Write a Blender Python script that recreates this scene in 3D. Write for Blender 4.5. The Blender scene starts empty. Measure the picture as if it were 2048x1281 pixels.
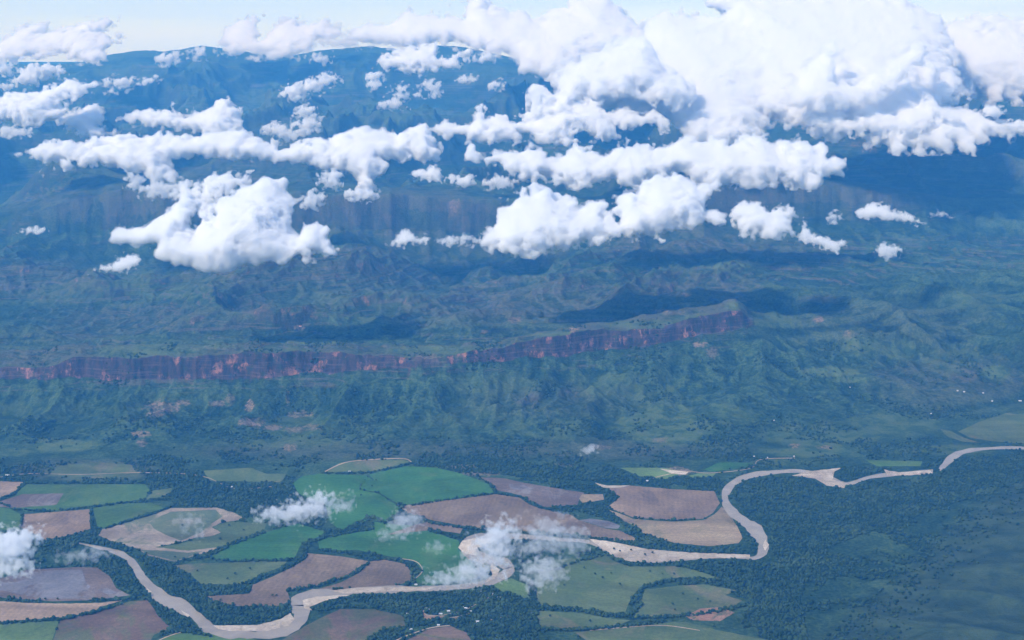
import bpy, math, random
import numpy as np
from mathutils import Vector
random.seed(7)
RNG = np.random.default_rng(11)
sc = bpy.context.scene
R = math.radians
# ------------------------------------------------------------------ camera
CAM_H, PITCH, F = 2700.0, 11.37, 2813.0          # metres, degrees, focal length in photo pixels (2048 wide)
cam_d = bpy.data.cameras.new("camera"); cam = bpy.data.objects.new("camera", cam_d)
sc.collection.objects.link(cam); sc.camera = cam
cam.location = (0, 0, CAM_H); cam.rotation_euler = (R(90 - PITCH), 0, 0)
cam_d.sensor_width = 36; cam_d.lens = 36 * F / 2048; cam_d.clip_start = 5; cam_d.clip_end = 300000
# ------------------------------------------------------------------ world, sun
SUN_EL, SUN_AZ = 46.0, 238.0                      # azimuth clockwise from +Y (the view direction): behind, to the left
w = bpy.data.worlds.new("World"); sc.world = w; w.use_nodes = True
nt = w.node_tree; bg = nt.nodes["Background"]
sky = nt.nodes.new("ShaderNodeTexSky"); sky.sky_type = 'NISHITA'; sky.sun_disc = False
sky.sun_elevation = R(SUN_EL); sky.sun_rotation = R(SUN_AZ); sky.altitude = 2700
sky.air_density = 1.0; sky.dust_density = 0.4; sky.ozone_density = 2.5
tc = nt.nodes.new("ShaderNodeTexCoord"); mp = nt.nodes.new("ShaderNodeMapping"); mp.inputs['Scale'].default_value = (3, 3, 45)
cn = nt.nodes.new("ShaderNodeTexNoise"); cn.inputs['Scale'].default_value = 1.3; cn.inputs['Detail'].default_value = 7
cr = nt.nodes.new("ShaderNodeMapRange"); cr.inputs[1].default_value = .40; cr.inputs[2].default_value = .70
cr.inputs[3].default_value = 0.0; cr.inputs[4].default_value = .6
cm = nt.nodes.new("ShaderNodeMixRGB"); cm.inputs[2].default_value = (5.4, 6.6, 9.0, 1)
nt.links.new(tc.outputs['Generated'], mp.inputs[0]); nt.links.new(mp.outputs[0], cn.inputs['Vector'])
nt.links.new(cn.outputs[0], cr.inputs[0]); nt.links.new(cr.outputs[0], cm.inputs[0])
nt.links.new(sky.outputs[0], cm.inputs[1]); tint = nt.nodes.new('ShaderNodeMixRGB'); tint.blend_type = 'MULTIPLY'; tint.inputs[0].default_value = 1; tint.inputs[2].default_value = (.64, .79, 1.02, 1)
nt.links.new(cm.outputs[0], tint.inputs[1]); nt.links.new(tint.outputs[0], bg.inputs[0])
bg.inputs[1].default_value = 0.145
sd = bpy.data.lights.new("sun", 'SUN'); sun = bpy.data.objects.new("sun", sd); sc.collection.objects.link(sun)
sd.energy = 3.2; sd.angle = R(6); sd.color = (1.0, .985, .965)
sv = Vector((math.sin(R(SUN_AZ)) * math.cos(R(SUN_EL)), math.cos(R(SUN_AZ)) * math.cos(R(SUN_EL)), math.sin(R(SUN_EL))))
sun.rotation_euler = sv.to_track_quat('Z', 'Y').to_euler(); sun.location = (0, 0, 9000)
sc.view_settings.view_transform = 'Standard'; sc.view_settings.look = 'None'; sc.view_settings.gamma = 1
sc.view_settings.exposure = 0.36
c = sc.cycles
c.use_denoising = True; c.max_bounces = 30; c.volume_bounces = 26; c.diffuse_bounces = 2; c.glossy_bounces = 2
c.transparent_max_bounces = 64; c.sample_clamp_indirect = 4; c.caustics_reflective = False; c.caustics_refractive = False

# ------------------------------------------------------------------ small helpers
def tag(o, label=None, cat=None, group=None, kind=None):
    if label: o['label'] = label
    if cat: o['category'] = cat
    if group: o['group'] = group
    if kind: o['kind'] = kind
    return o
def link(name, me, mat=None, parent=None):
    o = bpy.data.objects.new(name, me); sc.collection.objects.link(o)
    if mat: me.materials.append(mat)
    if parent: o.parent = parent
    return o
def mesh_np(name, V, Fq, n):
    """fast mesh from numpy: V (N,3), Fq (M,n)"""
    me = bpy.data.meshes.new(name)
    me.vertices.add(len(V)); me.vertices.foreach_set("co", np.asarray(V, np.float32).ravel())
    m = len(Fq); me.loops.add(m * n); me.loops.foreach_set("vertex_index", np.asarray(Fq, np.int32).ravel())
    me.polygons.add(m); me.polygons.foreach_set("loop_start", np.arange(0, m * n, n, dtype=np.int32))
    try: me.polygons.foreach_set("loop_total", np.full(m, n, np.int32))
    except Exception: pass
    me.update(calc_edges=True); me.validate()
    return me
sp_, cp_ = math.sin(R(PITCH)), math.cos(R(PITCH))
def ray(px, py):
    cx = (np.asarray(px, float) - 1024) / F; cy = (640.5 - np.asarray(py, float)) / F
    return cx, cp_ + cy * sp_, -sp_ + cy * cp_
def at_y(px, py, Y):
    dx, dy, dz = ray(px, py); t = Y / dy
    return dx * t, dy * t, CAM_H + dz * t
def on_plain(px, py, z=0.0):
    dx, dy, dz = ray(px, py); t = (z - CAM_H) / dz
    return dx * t, dy * t
def to_px(x, y, z):
    zz = z - CAM_H; dep = y * cp_ - zz * sp_; up = y * sp_ + zz * cp_
    return 1024 + F * x / dep, 640.5 - F * up / dep
def sm(a, b, x):
    t = np.clip((x - a) / (b - a), 0, 1); return t * t * (3 - 2 * t)
_p = RNG.permutation(512); _p = np.concatenate([_p, _p]); _a = RNG.random(512) * 2 * np.pi; _gx, _gy = np.cos(_a), np.sin(_a)
def perlin(x, y):
    xi = np.floor(x).astype(int); yi = np.floor(y).astype(int); xf = x - xi; yf = y - yi; xi &= 511; yi &= 511
    u = xf**3 * (xf * (xf * 6 - 15) + 10); v = yf**3 * (yf * (yf * 6 - 15) + 10)
    def g(ix, iy, fx, fy):
        h = _p[_p[ix & 511] + (iy & 511)]; return _gx[h] * fx + _gy[h] * fy
    a = g(xi, yi, xf, yf); b = g(xi + 1, yi, xf - 1, yf); c_ = g(xi, yi + 1, xf, yf - 1); d = g(xi + 1, yi + 1, xf - 1, yf - 1)
    return (a + u * (b - a)) * (1 - v) + (c_ + u * (d - c_)) * v * 1.0
def fbm(x, y, o=5):
    s = 0; a = 1; t = 0
    for i in range(o):
        s = s + a * perlin(x * 2**i + 17.3 * i, y * 2**i - 9.1 * i); t += a; a *= .5
    return s / t * 1.6
def ridged(x, y, o=5, g=.5):
    s = 0; a = 1; t = 0; w_ = 1
    for i in range(o):
        n = 1 - np.abs(perlin(x * 2.05**i + 31.7 * i, y * 2.05**i + 5.3 * i)) * 2; n = n * n * w_
        w_ = np.clip(n * 1.6, 0, 1); s = s + a * n; t += a; a *= g
    return s / t
def in_poly(px, py, poly):
    P = np.asarray(poly, float); r = np.zeros(np.shape(px), bool); j = len(P) - 1
    for i in range(len(P)):
        x0, y0 = P[i]; x1, y1 = P[j]
        if y0 != y1: r ^= ((y0 > py) != (y1 > py)) & (px < (x1 - x0) * (py - y0) / (y1 - y0) + x0)
        j = i
    return r
def dist_line(px, py, L, asp=1.0):
    d = np.full(np.shape(px), 1e9)
    for (x0, y0), (x1, y1) in zip(L[:-1], L[1:]):
        vx, vy = x1 - x0, (y1 - y0) * asp; l2 = vx * vx + vy * vy + 1e-9
        t = np.clip(((px - x0) * vx + (py - y0) * asp * vy) / l2, 0, 1)
        d = np.minimum(d, np.hypot(px - x0 - t * vx, (py - y0) * asp - t * vy))
    return d

# ------------------------------------------------------------------ materials
class NT:
    def __init__(s, name):
        s.m = bpy.data.materials.new(name); s.m.use_nodes = True; s.t = s.m.node_tree; s.N = s.t.nodes
        s.b = s.N.get("Principled BSDF"); s.out = s.N["Material Output"]
    def n(s, typ, **k):
        o = s.N.new(typ)
        for a, v in k.items(): setattr(o, a, v)
        return o
    def l(s, a, b): s.t.links.new(a, b)
    def pos(s, sx=1, sy=1, sz=1):
        g = s.n("ShaderNodeNewGeometry"); m = s.n("ShaderNodeMapping"); m.inputs['Scale'].default_value = (sx, sy, sz)
        s.l(g.outputs['Position'], m.inputs[0]); return m.outputs[0]
    def noise(s, v, scale=1, detail=5, rough=.55, dist=0):
        o = s.n("ShaderNodeTexNoise"); o.inputs['Scale'].default_value = scale; o.inputs['Detail'].default_value = detail
        o.inputs['Roughness'].default_value = rough; o.inputs['Distortion'].default_value = dist; s.l(v, o.inputs['Vector']); return o.outputs[0]
    def rng(s, v, a, b, c_=0, d=1):
        o = s.n("ShaderNodeMapRange"); o.interpolation_type = 'SMOOTHSTEP'
        for i, q in zip((1, 2, 3, 4), (a, b, c_, d)): o.inputs[i].default_value = q
        s.l(v, o.inputs[0]); return o.outputs[0]
    def mix(s, f, a, b, mode='MIX'):
        o = s.n("ShaderNodeMixRGB", blend_type=mode)
        for i, q in zip((0, 1, 2), (f, a, b)):
            if isinstance(q, bpy.types.NodeSocket): s.l(q, o.inputs[i])
            elif i == 0: o.inputs[0].default_value = q
            else: o.inputs[i].default_value = (*q, 1)
        return o.outputs[0]
    def math(s, op, a, b):
        o = s.n("ShaderNodeMath", operation=op)
        for i, q in enumerate((a, b)):
            if isinstance(q, bpy.types.NodeSocket): s.l(q, o.inputs[i])
            else: o.inputs[i].default_value = q
        return o.outputs[0]
    def bump(s, h, strength, dist):
        o = s.n("ShaderNodeBump"); o.inputs['Strength'].default_value = strength; o.inputs['Distance'].default_value = dist
        s.l(h, o.inputs['Height']); s.l(o.outputs[0], s.b.inputs['Normal'])
    def done(s, col, rough=.9, spec=.1):
        s.l(col, s.b.inputs['Base Color']) if isinstance(col, bpy.types.NodeSocket) else setattr(s.b.inputs['Base Color'], 'default_value', (*col, 1))
        s.b.inputs['Roughness'].default_value = rough; s.b.inputs['Specular IOR Level'].default_value = spec
        return s.m

def terrain_mat():
    s = NT("terrain"); P = s.pos()
    at = s.n("ShaderNodeAttribute", attribute_name="cover"); sep = s.n("ShaderNodeSeparateColor"); s.l(at.outputs['Color'], sep.inputs[0])
    past, bare, dry = sep.outputs[0], sep.outputs[1], sep.outputs[2]; rockok = at.outputs['Alpha']
    big = s.noise(P, .0011, 6, .6, .6); mid = s.noise(P, .0075, 6, .62, .4); fin = s.noise(P, .045, 4, .7)
    ar = s.n("ShaderNodeAttribute", attribute_name="relief"); se2 = s.n("ShaderNodeSeparateColor"); s.l(ar.outputs['Color'], se2.inputs[0])
    crest, hill, far = se2.outputs[0], se2.outputs[1], se2.outputs[2]
    forest = s.mix(s.rng(fin, .42, .60), (.006, .021, .012), (.022, .056, .026))
    scrub = s.mix(s.rng(fin, .42, .57), (.032, .072, .034), (.070, .118, .050))
    open_ = s.math('ADD', s.math('MULTIPLY', s.rng(mid, .40, .60), .65), s.math('MULTIPLY', s.rng(crest, .36, .62), .7))
    col = s.mix(s.math('MULTIPLY', open_, s.rng(big, .36, .60, .35, 1)), forest, scrub)
    dryc = s.mix(s.rng(fin, .3, .7), (.070, .078, .058), (.112, .114, .080))
    col = s.mix(s.math('MULTIPLY', s.math('MULTIPLY', dry, s.rng(mid, .36, .56, .45, 1)), s.rng(crest, .25, .50, .35, 1)), col, dryc)
    pastc = s.mix(s.rng(mid, .35, .65), (.070, .130, .046), (.105, .145, .062))
    col = s.mix(s.math('MULTIPLY', past, s.rng(mid, .40, .52, .45, 1)), col, pastc)
    hillc = s.mix(s.rng(mid, .35, .65), (.024, .046, .030), (.050, .078, .046))
    col = s.mix(s.math('MULTIPLY', hill, .8), col, hillc)
    barec = s.mix(s.rng(fin, .35, .6), (.19, .135, .095), (.28, .205, .145))
    col = s.mix(s.math('MULTIPLY', s.math('MULTIPLY', bare, s.rng(mid, .42, .52, .3, .9)), s.rng(fin, .35, .55, .3, 1)), col, barec)
    # rock on the steep faces: streaked from top to bottom
    g = s.n("ShaderNodeNewGeometry"); sx = s.n("ShaderNodeSeparateXYZ"); s.l(g.outputs['Normal'], sx.inputs[0])
    nz = s.math('ADD', sx.outputs[2], s.math('MULTIPLY', s.math('SUBTRACT', mid, .5), .35))
    st = s.noise(s.pos(.026, .012, .0060), 1, 6, .70); st2 = s.noise(s.pos(.007, .004, .008), 1, 5, .65)
    rock = s.mix(s.rng(st, .38, .62), (.028, .028, .031), (.076, .054, .051))
    rock = s.mix(s.math('MULTIPLY', s.math('MULTIPLY', s.rng(st2, .52, .62), s.rng(far, 1, 0, .12, 1)), s.rng(st, .42, .60, .0, 1)), rock, (.36, .175, .13))
    rock = s.mix(s.math('MULTIPLY', s.rng(st, .68, .76), s.rng(far, 1, 0, .1, .6)), rock, (.42, .28, .22))
    led = s.noise(s.pos(.0025, .0025, .075), 1, 4, .65); rock = s.mix(s.rng(led, .52, .62, 0, .55), rock, (.13, .10, .085)); rock = s.mix(s.rng(s.noise(s.pos(.014, .014, .02), 1, 5, .7), .54, .62, 0, .8), rock, (.030, .050, .030))
    strata = s.noise(s.pos(.0012, .0012, .055), 1, 4, .6)
    col = s.mix(s.math('MULTIPLY', s.rng(s.math('SUBTRACT', nz, s.math('MULTIPLY', rockok, .10)), .82, .62), s.rng(rockok, 0, 1, .04, 1)), col, rock)
    col = s.mix(s.math('MULTIPLY', s.math('MULTIPLY', s.math('MULTIPLY', s.rng(nz, .985, .92), s.rng(nz, .74, .82)), s.rng(rockok, 0, .4)), s.math('MULTIPLY', s.rng(strata, .53, .59), .45)), col, (.145, .125, .105))
    s.bump(s.math('ADD', s.math('MULTIPLY', fin, .7), mid), .9, 14)
    return s.done(col, .95, .05)
M = {'terrain': terrain_mat()}

def field_mat(name, c1, c2, c3=None, lo=.45, hi=.6, row=None, sc_=.004, fine=(.75, 1.15)):
    s = NT(name); P = s.pos(1, .55, 1)
    a = s.noise(P, sc_, 6, .6, .8); f = s.noise(s.pos(), .05, 5, .75)
    col = s.mix(s.rng(a, .38, .62), c1, c2)
    if c3: col = s.mix(s.rng(s.noise(s.pos(1, .6, 1), sc_ * .8, 7, .66, 1.2), lo, hi), col, c3)
    if row is not None:
        rw = s.n("ShaderNodeTexWave", wave_type='BANDS'); rw.inputs['Scale'].default_value = .011; rw.inputs['Distortion'].default_value = 3; rw.inputs['Detail'].default_value = 3
        mp_ = s.n("ShaderNodeMapping"); mp_.inputs['Rotation'].default_value = (0, 0, R(row)); g = s.n("ShaderNodeNewGeometry")
        s.l(g.outputs['Position'], mp_.inputs[0]); s.l(mp_.outputs[0], rw.inputs['Vector'])
        col = s.mix(.10, col, s.mix(rw.outputs[0], tuple(q * .6 for q in c1), tuple(min(1, q * 1.35) for q in c2)))
    k = s.math('MULTIPLY', s.rng(f, .3, .7, fine[0] * .9, fine[1] * .9), s.rng(s.noise(s.pos(.4, 1, 1), .0016, 6, .65, 1.5), .3, .7, .68, 1.25))
    hs = s.n("ShaderNodeHueSaturation"); s.l(col, hs.inputs['Color']); s.l(k, hs.inputs['Value'])
    return s.done(hs.outputs[0], .95, .05)
M['green'] = field_mat('crop_green', (.060, .130, .034), (.090, .165, .045), (.120, .170, .060), .52, .70, 75)
M['vivid'] = field_mat('crop_vivid', (.044, .138, .036), (.064, .168, .046), (.090, .165, .055), .52, .70, 80)
M['pasture'] = field_mat('pasture', (.090, .135, .052), (.125, .165, .066), (.17, .165, .090), .52, .66)
M['lime'] = field_mat('pasture_lime', (.115, .190, .060), (.150, .225, .075), (.10, .15, .06), .5, .66)
M['brown'] = field_mat('soil_brown', (.195, .140, .090), (.255, .190, .125), (.16, .115, .075), .52, .7, 8)
M['pink'] = field_mat('soil_pink', (.250, .175, .112), (.310, .225, .150), (.19, .135, .090), .50, .66, 5)
M['tan'] = field_mat('soil_tan', (.340, .245, .160), (.400, .290, .195), (.26, .19, .13), .55, .7, 8)
M['straw'] = field_mat('straw', (.300, .225, .140), (.345, .270, .165), (.22, .19, .11), .52, .66, 85)
M['purple'] = field_mat('soil_wet', (.150, .112, .090), (.195, .150, .118), (.23, .21, .20), .54, .64)
M['maroon'] = field_mat('soil_maroon', (.140, .092, .065), (.195, .135, .092), (.115, .125, .055), .46, .60)
M['sandy'] = field_mat('soil_sandy', (.300, .240, .175), (.400, .330, .250), (.150, .170, .095), .47, .60)
M['thin'] = field_mat('thin_pasture', (.105, .150, .080), (.150, .180, .100), (.28, .25, .17), .55, .70)
M['sand'] = field_mat('river_sand', (.46, .38, .29), (.58, .50, .40), (.36, .30, .22), .54, .68, None, .009)
M['track'] = field_mat('dirt_track', (.40, .31, .22), (.48, .38, .28))
M['orange'] = field_mat('bare_earth', (.36, .20, .13), (.42, .27, .18), (.12, .14, .07), .50, .62, None, .012)
def water_mat(name, c1, c2, rough):
    s = NT(name); a = s.noise(s.pos(), .006, 5, .6, 1)
    m = s.done(s.mix(s.rng(a, .35, .65), c1, c2), rough, .5)
    s.bump(s.noise(s.pos(), .15, 3), .15, .5); return m
M['river'] = water_mat('muddy_water', (.265, .215, .150), (.34, .28, .20), .25)
M['flood'] = field_mat('wet_ground', (.185, .175, .185), (.225, .215, .225), (.150, .115, .095), .47, .60, None, .006); M['flood'].node_tree.nodes['Principled BSDF'].inputs['Roughness'].default_value = .55

# ------------------------------------------------------------------ the lie of the land
# each line: photo pixels seen on it and its real distance ahead (m); heights follow from the camera
def Ln(pts, Y): return (np.array(pts, float), Y)
def Yv(*p):
    p = np.array(p, float); y = p[1::2]; p[1::2] = y * (1.075 - .075 * np.clip((y - 17000) / 16000, 0, 1)); return p
LINES = [
 Ln([(-400,905),(0,905),(500,900),(1000,917),(1200,925),(1400,903),(1700,862),(2048,800),(2400,760)], None),       # foot of the slope, on the plain
 Ln([(-400,830),(0,835),(300,830),(600,832),(1000,815),(1200,800),(1400,770),(1700,740),(2048,690),(2400,660)], Yv(-400,9000,1000,9150,1500,9700,2400,10400)),
 Ln([(-400,755),(0,757),(200,760),(460,757),(640,750),(800,735),(970,725),(1100,714),(1300,690),(1400,671),(1490,660),(1560,655),(1700,640),(2048,600),(2400,590)], Yv(-400,9480,900,9600,1500,10500,2400,11600)),
 Ln([(-400,728),(0,732),(90,735),(150,716),(400,712),(520,703),(780,710),(870,714),(960,700),(1080,678),(1150,664),(1300,658),(1400,632),(1480,622),(1500,640),(1560,648),(1700,630),(2048,590),(2400,580)], Yv(-400,9552,900,9672,1500,10580,2400,11700)),
 Ln([(-400,700),(0,700),(90,700),(150,690),(450,686),(640,682),(780,692),(900,690),(1000,680),(1090,665),(1250,636),(1330,622),(1400,614),(1470,602),(1500,626),(1560,632),(1700,610),(2048,575),(2400,565)], Yv(-400,9850,900,10000,1500,10900,2400,12000)),
 Ln([(-400,715),(0,715),(450,702),(780,696),(1000,690),(1300,645),(1480,625),(1560,630),(1700,600),(2048,560),(2400,550)], Yv(-400,10250,900,10350,1500,11150,2400,12400)),
 Ln([(-400,690),(0,660),(200,668),(350,655),(500,665),(700,664),(850,660),(1000,640),(1150,612),(1300,588),(1400,562),(1500,585),(1700,560),(2048,545),(2400,540)], Yv(-400,10700,900,10800,1500,11700,2400,12900)),
 Ln([(-400,640),(0,640),(200,650),(500,655),(700,655),(850,650),(1000,635),(1200,600),(1400,570),(1500,575),(1700,555),(2048,530),(2400,530)], Yv(-400,11200,900,11300,1500,12200,2400,13500)),
 Ln([(-400,580),(0,590),(200,600),(400,595),(600,590),(800,600),(950,610),(1100,575),(1250,545),(1400,528),(1500,530),(1700,530),(2048,510),(2400,500)], Yv(-400,12300,900,12400,1500,13200,2400,14300)),
 Ln([(-400,540),(0,532),(110,520),(250,548),(400,545),(500,515),(600,498),(700,501),(790,535),(880,560),(1000,560),(1150,540),(1300,500),(1450,480),(1550,505),(1700,500),(1850,490),(2048,495),(2400,480)], Yv(-400,13500,2400,15200)),
 Ln([(-400,540),(0,525),(250,540),(500,512),(700,500),(800,525),(1000,545),(1300,505),(1500,510),(1700,500),(2048,490),(2400,480)], Yv(-400,14100,2400,15800)),
 Ln([(-400,500),(0,478),(150,470),(300,462),(500,462),(650,465),(800,462),(960,470),(1200,470),(1450,450),(1600,430),(1850,432),(1950,440),(2048,430),(2400,430)], Yv(-400,15000,2400,16600)),
 Ln([(-400,480),(0,445),(120,405),(250,380),(420,384),(640,386),(780,388),(960,400),(1200,398),(1450,378),(1550,360),(1700,374),(1850,396),(1950,425),(2048,415),(2400,415)], Yv(-400,15250,2400,16850)),
 Ln([(-400,440),(0,400),(200,365),(500,368),(780,375),(1000,385),(1300,385),(1500,355),(1700,360),(1900,370),(2048,365),(2400,380)], Yv(-400,16500,2400,18200)),
 Ln([(-400,340),(0,330),(200,310),(400,330),(600,300),(800,325),(1000,310),(1200,320),(1400,300),(1600,290),(1800,270),(2048,290),(2400,290)], Yv(-400,20500,2400,21500)),
 Ln([(-400,270),(0,262),(300,235),(600,220),(800,240),(1000,225),(1300,230),(1600,235),(1800,215),(2048,205),(2400,220)], Yv(-400,25000,2400,25500)),
 Ln([(-400,200),(0,190),(250,170),(450,150),(700,160),(900,165),(1100,175),(1400,180),(1800,180),(2048,180),(2400,190)], Yv(-400,29000,2400,29500)),
 Ln([(-400,125),(0,128),(150,124),(200,108),(240,101),(280,96),(330,101),(405,87),(470,97),(560,113),(620,100),(690,92),(740,87),(800,95),(880,88),(930,92),(1010,108),(1100,130),(1300,150),(2048,170),(2400,180)], Yv(-400,33000,2400,33000)),
]
S0, S1, NC = -.50, .50, 1300
srow = np.linspace(S0, S1, NC)
YK, ZK = [], []
for k, (P, Y) in enumerate(LINES):
    px = np.linspace(-400, 2400, 1200); py = np.interp(px, P[:, 0], P[:, 1])
    if Y is None:
        gx, gy = on_plain(px, py); s_ = gx / gy; yy = gy; zz = np.zeros_like(yy)
    else:
        yy = np.interp(px, Y[0::2], Y[1::2])
        x_, _, zz = at_y(px, py, yy); s_ = x_ / yy
    YK.append(np.interp(srow, s_, yy)); ZK.append(np.maximum(np.interp(srow, s_, zz), 0))
YK = [np.full(NC, 3600.0)] + YK + [YK[-1] + 4000, YK[-1] + 14000]
ZK = [np.zeros(NC)] + ZK + [ZK[-1] * .45, np.zeros(NC)]
YK = np.array(YK); ZK = np.array(ZK)
# flutes and bays in the two cliffs
fl = 110 * perlin(srow * 24, srow * 0 + 3) + 34 * perlin(srow * 85, srow * 0 + 8) + 10 * perlin(srow * 210, srow * 0 + 1)
ZK[4] += 24 * fbm(srow * 60, srow * 0 + 5, 4) * (1 - sm(.13, .16, srow)); ZK[3] += 18 * fbm(srow * 80, srow * 0 + 55, 4)
ZK[13] += 60 * fbm(srow * 45, srow * 0 + 15, 4); ZK[12] += np.maximum(0, 150 * fbm(srow * 35, srow * 0 + 75, 4) + 40)
ZK[3] = np.minimum(ZK[3] + 16 * np.abs(fbm(srow * 50, srow * 0 + 99, 3)), ZK[4] - 55)
for k in (3, 4): YK[k] += fl * (1 - sm(.13, .16, srow))
fl2 = 420 * perlin(srow * 14, srow * 0 + 23) + 90 * perlin(srow * 75, srow * 0 + 28) + 12 * perlin(srow * 220, srow * 0 + 21)
for k in (12, 13): YK[k] += fl2 * (1 - sm(.26, .32, srow))
NR = 1500
def rows():
    e = [3600, 5200, 9000, 11000, 14500, 17000, 34000, 52000]; n = [60, 330, 330, 220, 200, 240, 60]
    n = [int(q * NR / sum(n)) for q in n]; out = []
    for a, b, m in zip(e[:-1], e[1:], n): out.append(np.geomspace(a, b, m, endpoint=False))
    return np.concatenate(out + [[52000.0]])
yrow = rows(); NR = len(yrow)
Yg, Sg = np.meshgrid(yrow, srow, indexing='ij'); Xg = Sg * Yg
Z = np.empty_like(Yg); T = np.empty_like(Yg)
kk = np.arange(len(YK))
for j in range(NC):
    Z[:, j] = np.interp(yrow, YK[:, j], ZK[:, j]); T[:, j] = np.interp(yrow, YK[:, j], kk)
# soften the joints between the planes except at the cliffs
Zs = Z.copy()
for _ in range(14): Zs[1:-1] = .25 * Zs[:-2] + .5 * Zs[1:-1] + .25 * Zs[2:]
for _ in range(10): Zs[:, 1:-1] = .25 * Zs[:, :-2] + .5 * Zs[:, 1:-1] + .25 * Zs[:, 2:]
cl = np.maximum(sm(2.6, 2.95, T) * (1 - sm(4.1, 4.5, T)), sm(11.6, 11.95, T) * (1 - sm(13.1, 13.5, T)))
Z = Zs * (1 - cl) + Z * cl
# ridges and gullies
wx = 260 * fbm(Xg / 1500, Yg / 1500, 3); wy = 260 * fbm(Xg / 1500 + 40, Yg / 1500 + 9, 3)
rt = sm(.10, .30, Sg)                                            # on the right the spurs run down to the right
def spurs(ang, f1, f2, o):
    ux = (Xg + wx) * math.cos(ang) + (Yg + wy) * math.sin(ang); uy = -(Xg + wx) * math.sin(ang) + (Yg + wy) * math.cos(ang)
    return ridged(ux / f1, uy / f2, o, .43)
low = spurs(-.25, 820, 1700, 7) * (1 - rt) + spurs(.75, 800, 2300, 7) * rt - .45
midh = (spurs(-.5, 1500, 2600, 8) * (1 - rt) + spurs(.7, 1300, 3400, 8) * rt - .45)
low = low + (midh - low) * sm(6.2, 7.0, T)
amp1 = sm(1.0, 2.0, T) * (1 - .85 * sm(2.2, 2.85, T) * (1 - rt)) * (1 + .5 * rt) * (1 - sm(2.9, 3.1, T)) * 170
amp2 = np.maximum(sm(6.6, 7.6, T), rt * sm(3, 5, T)) * (1 - sm(11.5, 12.0, T)) * 300 * (1 - .25 * rt)
Z += low * (amp1 + amp2)
hi = ridged((Xg + wx * 2) / 3000 + 3, (Yg + wy * 2) / 5200 + 7, 8, .47) - .45
amp3 = sm(13.2, 15.0, T) * (1 - .94 * sm(16.7, 17.7, T)) * 1150
Z += hi * amp3
top = ridged((Xg + wx) / 330, (Yg + wy) / 420, 4, .5) - .45     # dissected top of the first escarpment
Z += top * 20 * sm(4.05, 4.6, T) * (1 - sm(6.2, 7.0, T))
Z += fbm(Xg / 240, Yg / 240, 5) * 26 * sm(1.0, 1.8, T) * (1 - .6 * cl)
Z += (ridged((Xg + wx * .6) / 210 + 9, (Yg + wy * .6) / 420, 4, .5) - .45) * 30 * sm(1.2, 2.0, T) * (1 - sm(11, 12, T)) * (1 - cl) * (1 - .8 * sm(3.9, 4.1, T) * (1 - sm(6, 7, T)))
Z += fbm(Xg / 46, Yg / 46, 3) * 7 * sm(.9, 1.3, T) * (1 - sm(11, 12, T)) * (1 - cl)
flutes = ridged(Xg / 120, Yg / 900, 3, .5)
Z += (flutes - .5) * 9 * cl
# wooded hill at lower right
A = np.array(on_plain(1560, 1300)); B = np.array(on_plain(2070, 880)); dv = (B - A) / np.linalg.norm(B - A)
dh = (Xg - A[0]) * dv[1] - (Yg - A[1]) * dv[0]
dh = dh + 60 * fbm(Xg / 600, Yg / 600, 4)
Z += np.where(dh > 0, 230 * (1 - np.exp(-(np.maximum(dh, 0) / 1100) ** 1.3)), 0) * (1 - sm(8600, 9800, Yg))
Z += sm(0, 250, dh) * (spurs(.9, 420, 1500, 4) - .4) * 40 * (1 - sm(8600, 9800, Yg))
def terrace(Z_, p, a): return Z_ + a * p / (2 * np.pi) * np.sin(2 * np.pi * (Z_ + 10 * fbm(Xg / 900, Yg / 900, 3)) / p)
tw = np.maximum(sm(4.1, 4.5, T) * (1 - sm(6.6, 7.2, T)) * (1 - sm(.14, .18, Sg)), .9 * sm(8.0, 8.6, T) * (1 - sm(11.0, 11.6, T)) * sm(-.3, .3, fbm(Xg / 1500 + 5, Yg / 1500, 2)))
Z = Z * (1 - tw) + terrace(Z, 34, .93) * tw
tw2 = .7 * sm(13.3, 13.8, T) * (1 - sm(15.5, 16.5, T)); Z = Z * (1 - tw2) + terrace(Z, 80, .9) * tw2
Z = np.maximum(Z, 0)
def ground_z(x, y):
    s = np.clip((np.asarray(x) / y - S0) / (S1 - S0) * (NC - 1), 0, NC - 1.001); r = np.clip(np.interp(y, yrow, np.arange(NR)), 0, NR - 1.001)
    i = np.floor(r).astype(int); j = np.floor(s).astype(int); a = r - i; b = s - j
    return (Z[i, j] * (1 - b) + Z[i, j + 1] * b) * (1 - a) + (Z[i + 1, j] * (1 - b) + Z[i + 1, j + 1] * b) * a
def hit(px, py):
    """where the ray of a photo pixel meets the ground"""
    dx, dy, dz = ray(px, py)
    for t in np.geomspace(4500, 50000, 2500):
        x, y, z = dx * t, dy * t, CAM_H + dz * t
        if z < float(ground_z(x, y)): break
    return float(x), float(y), float(ground_z(x, y))
PX, PY = to_px(Xg, Yg, Z)
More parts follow.
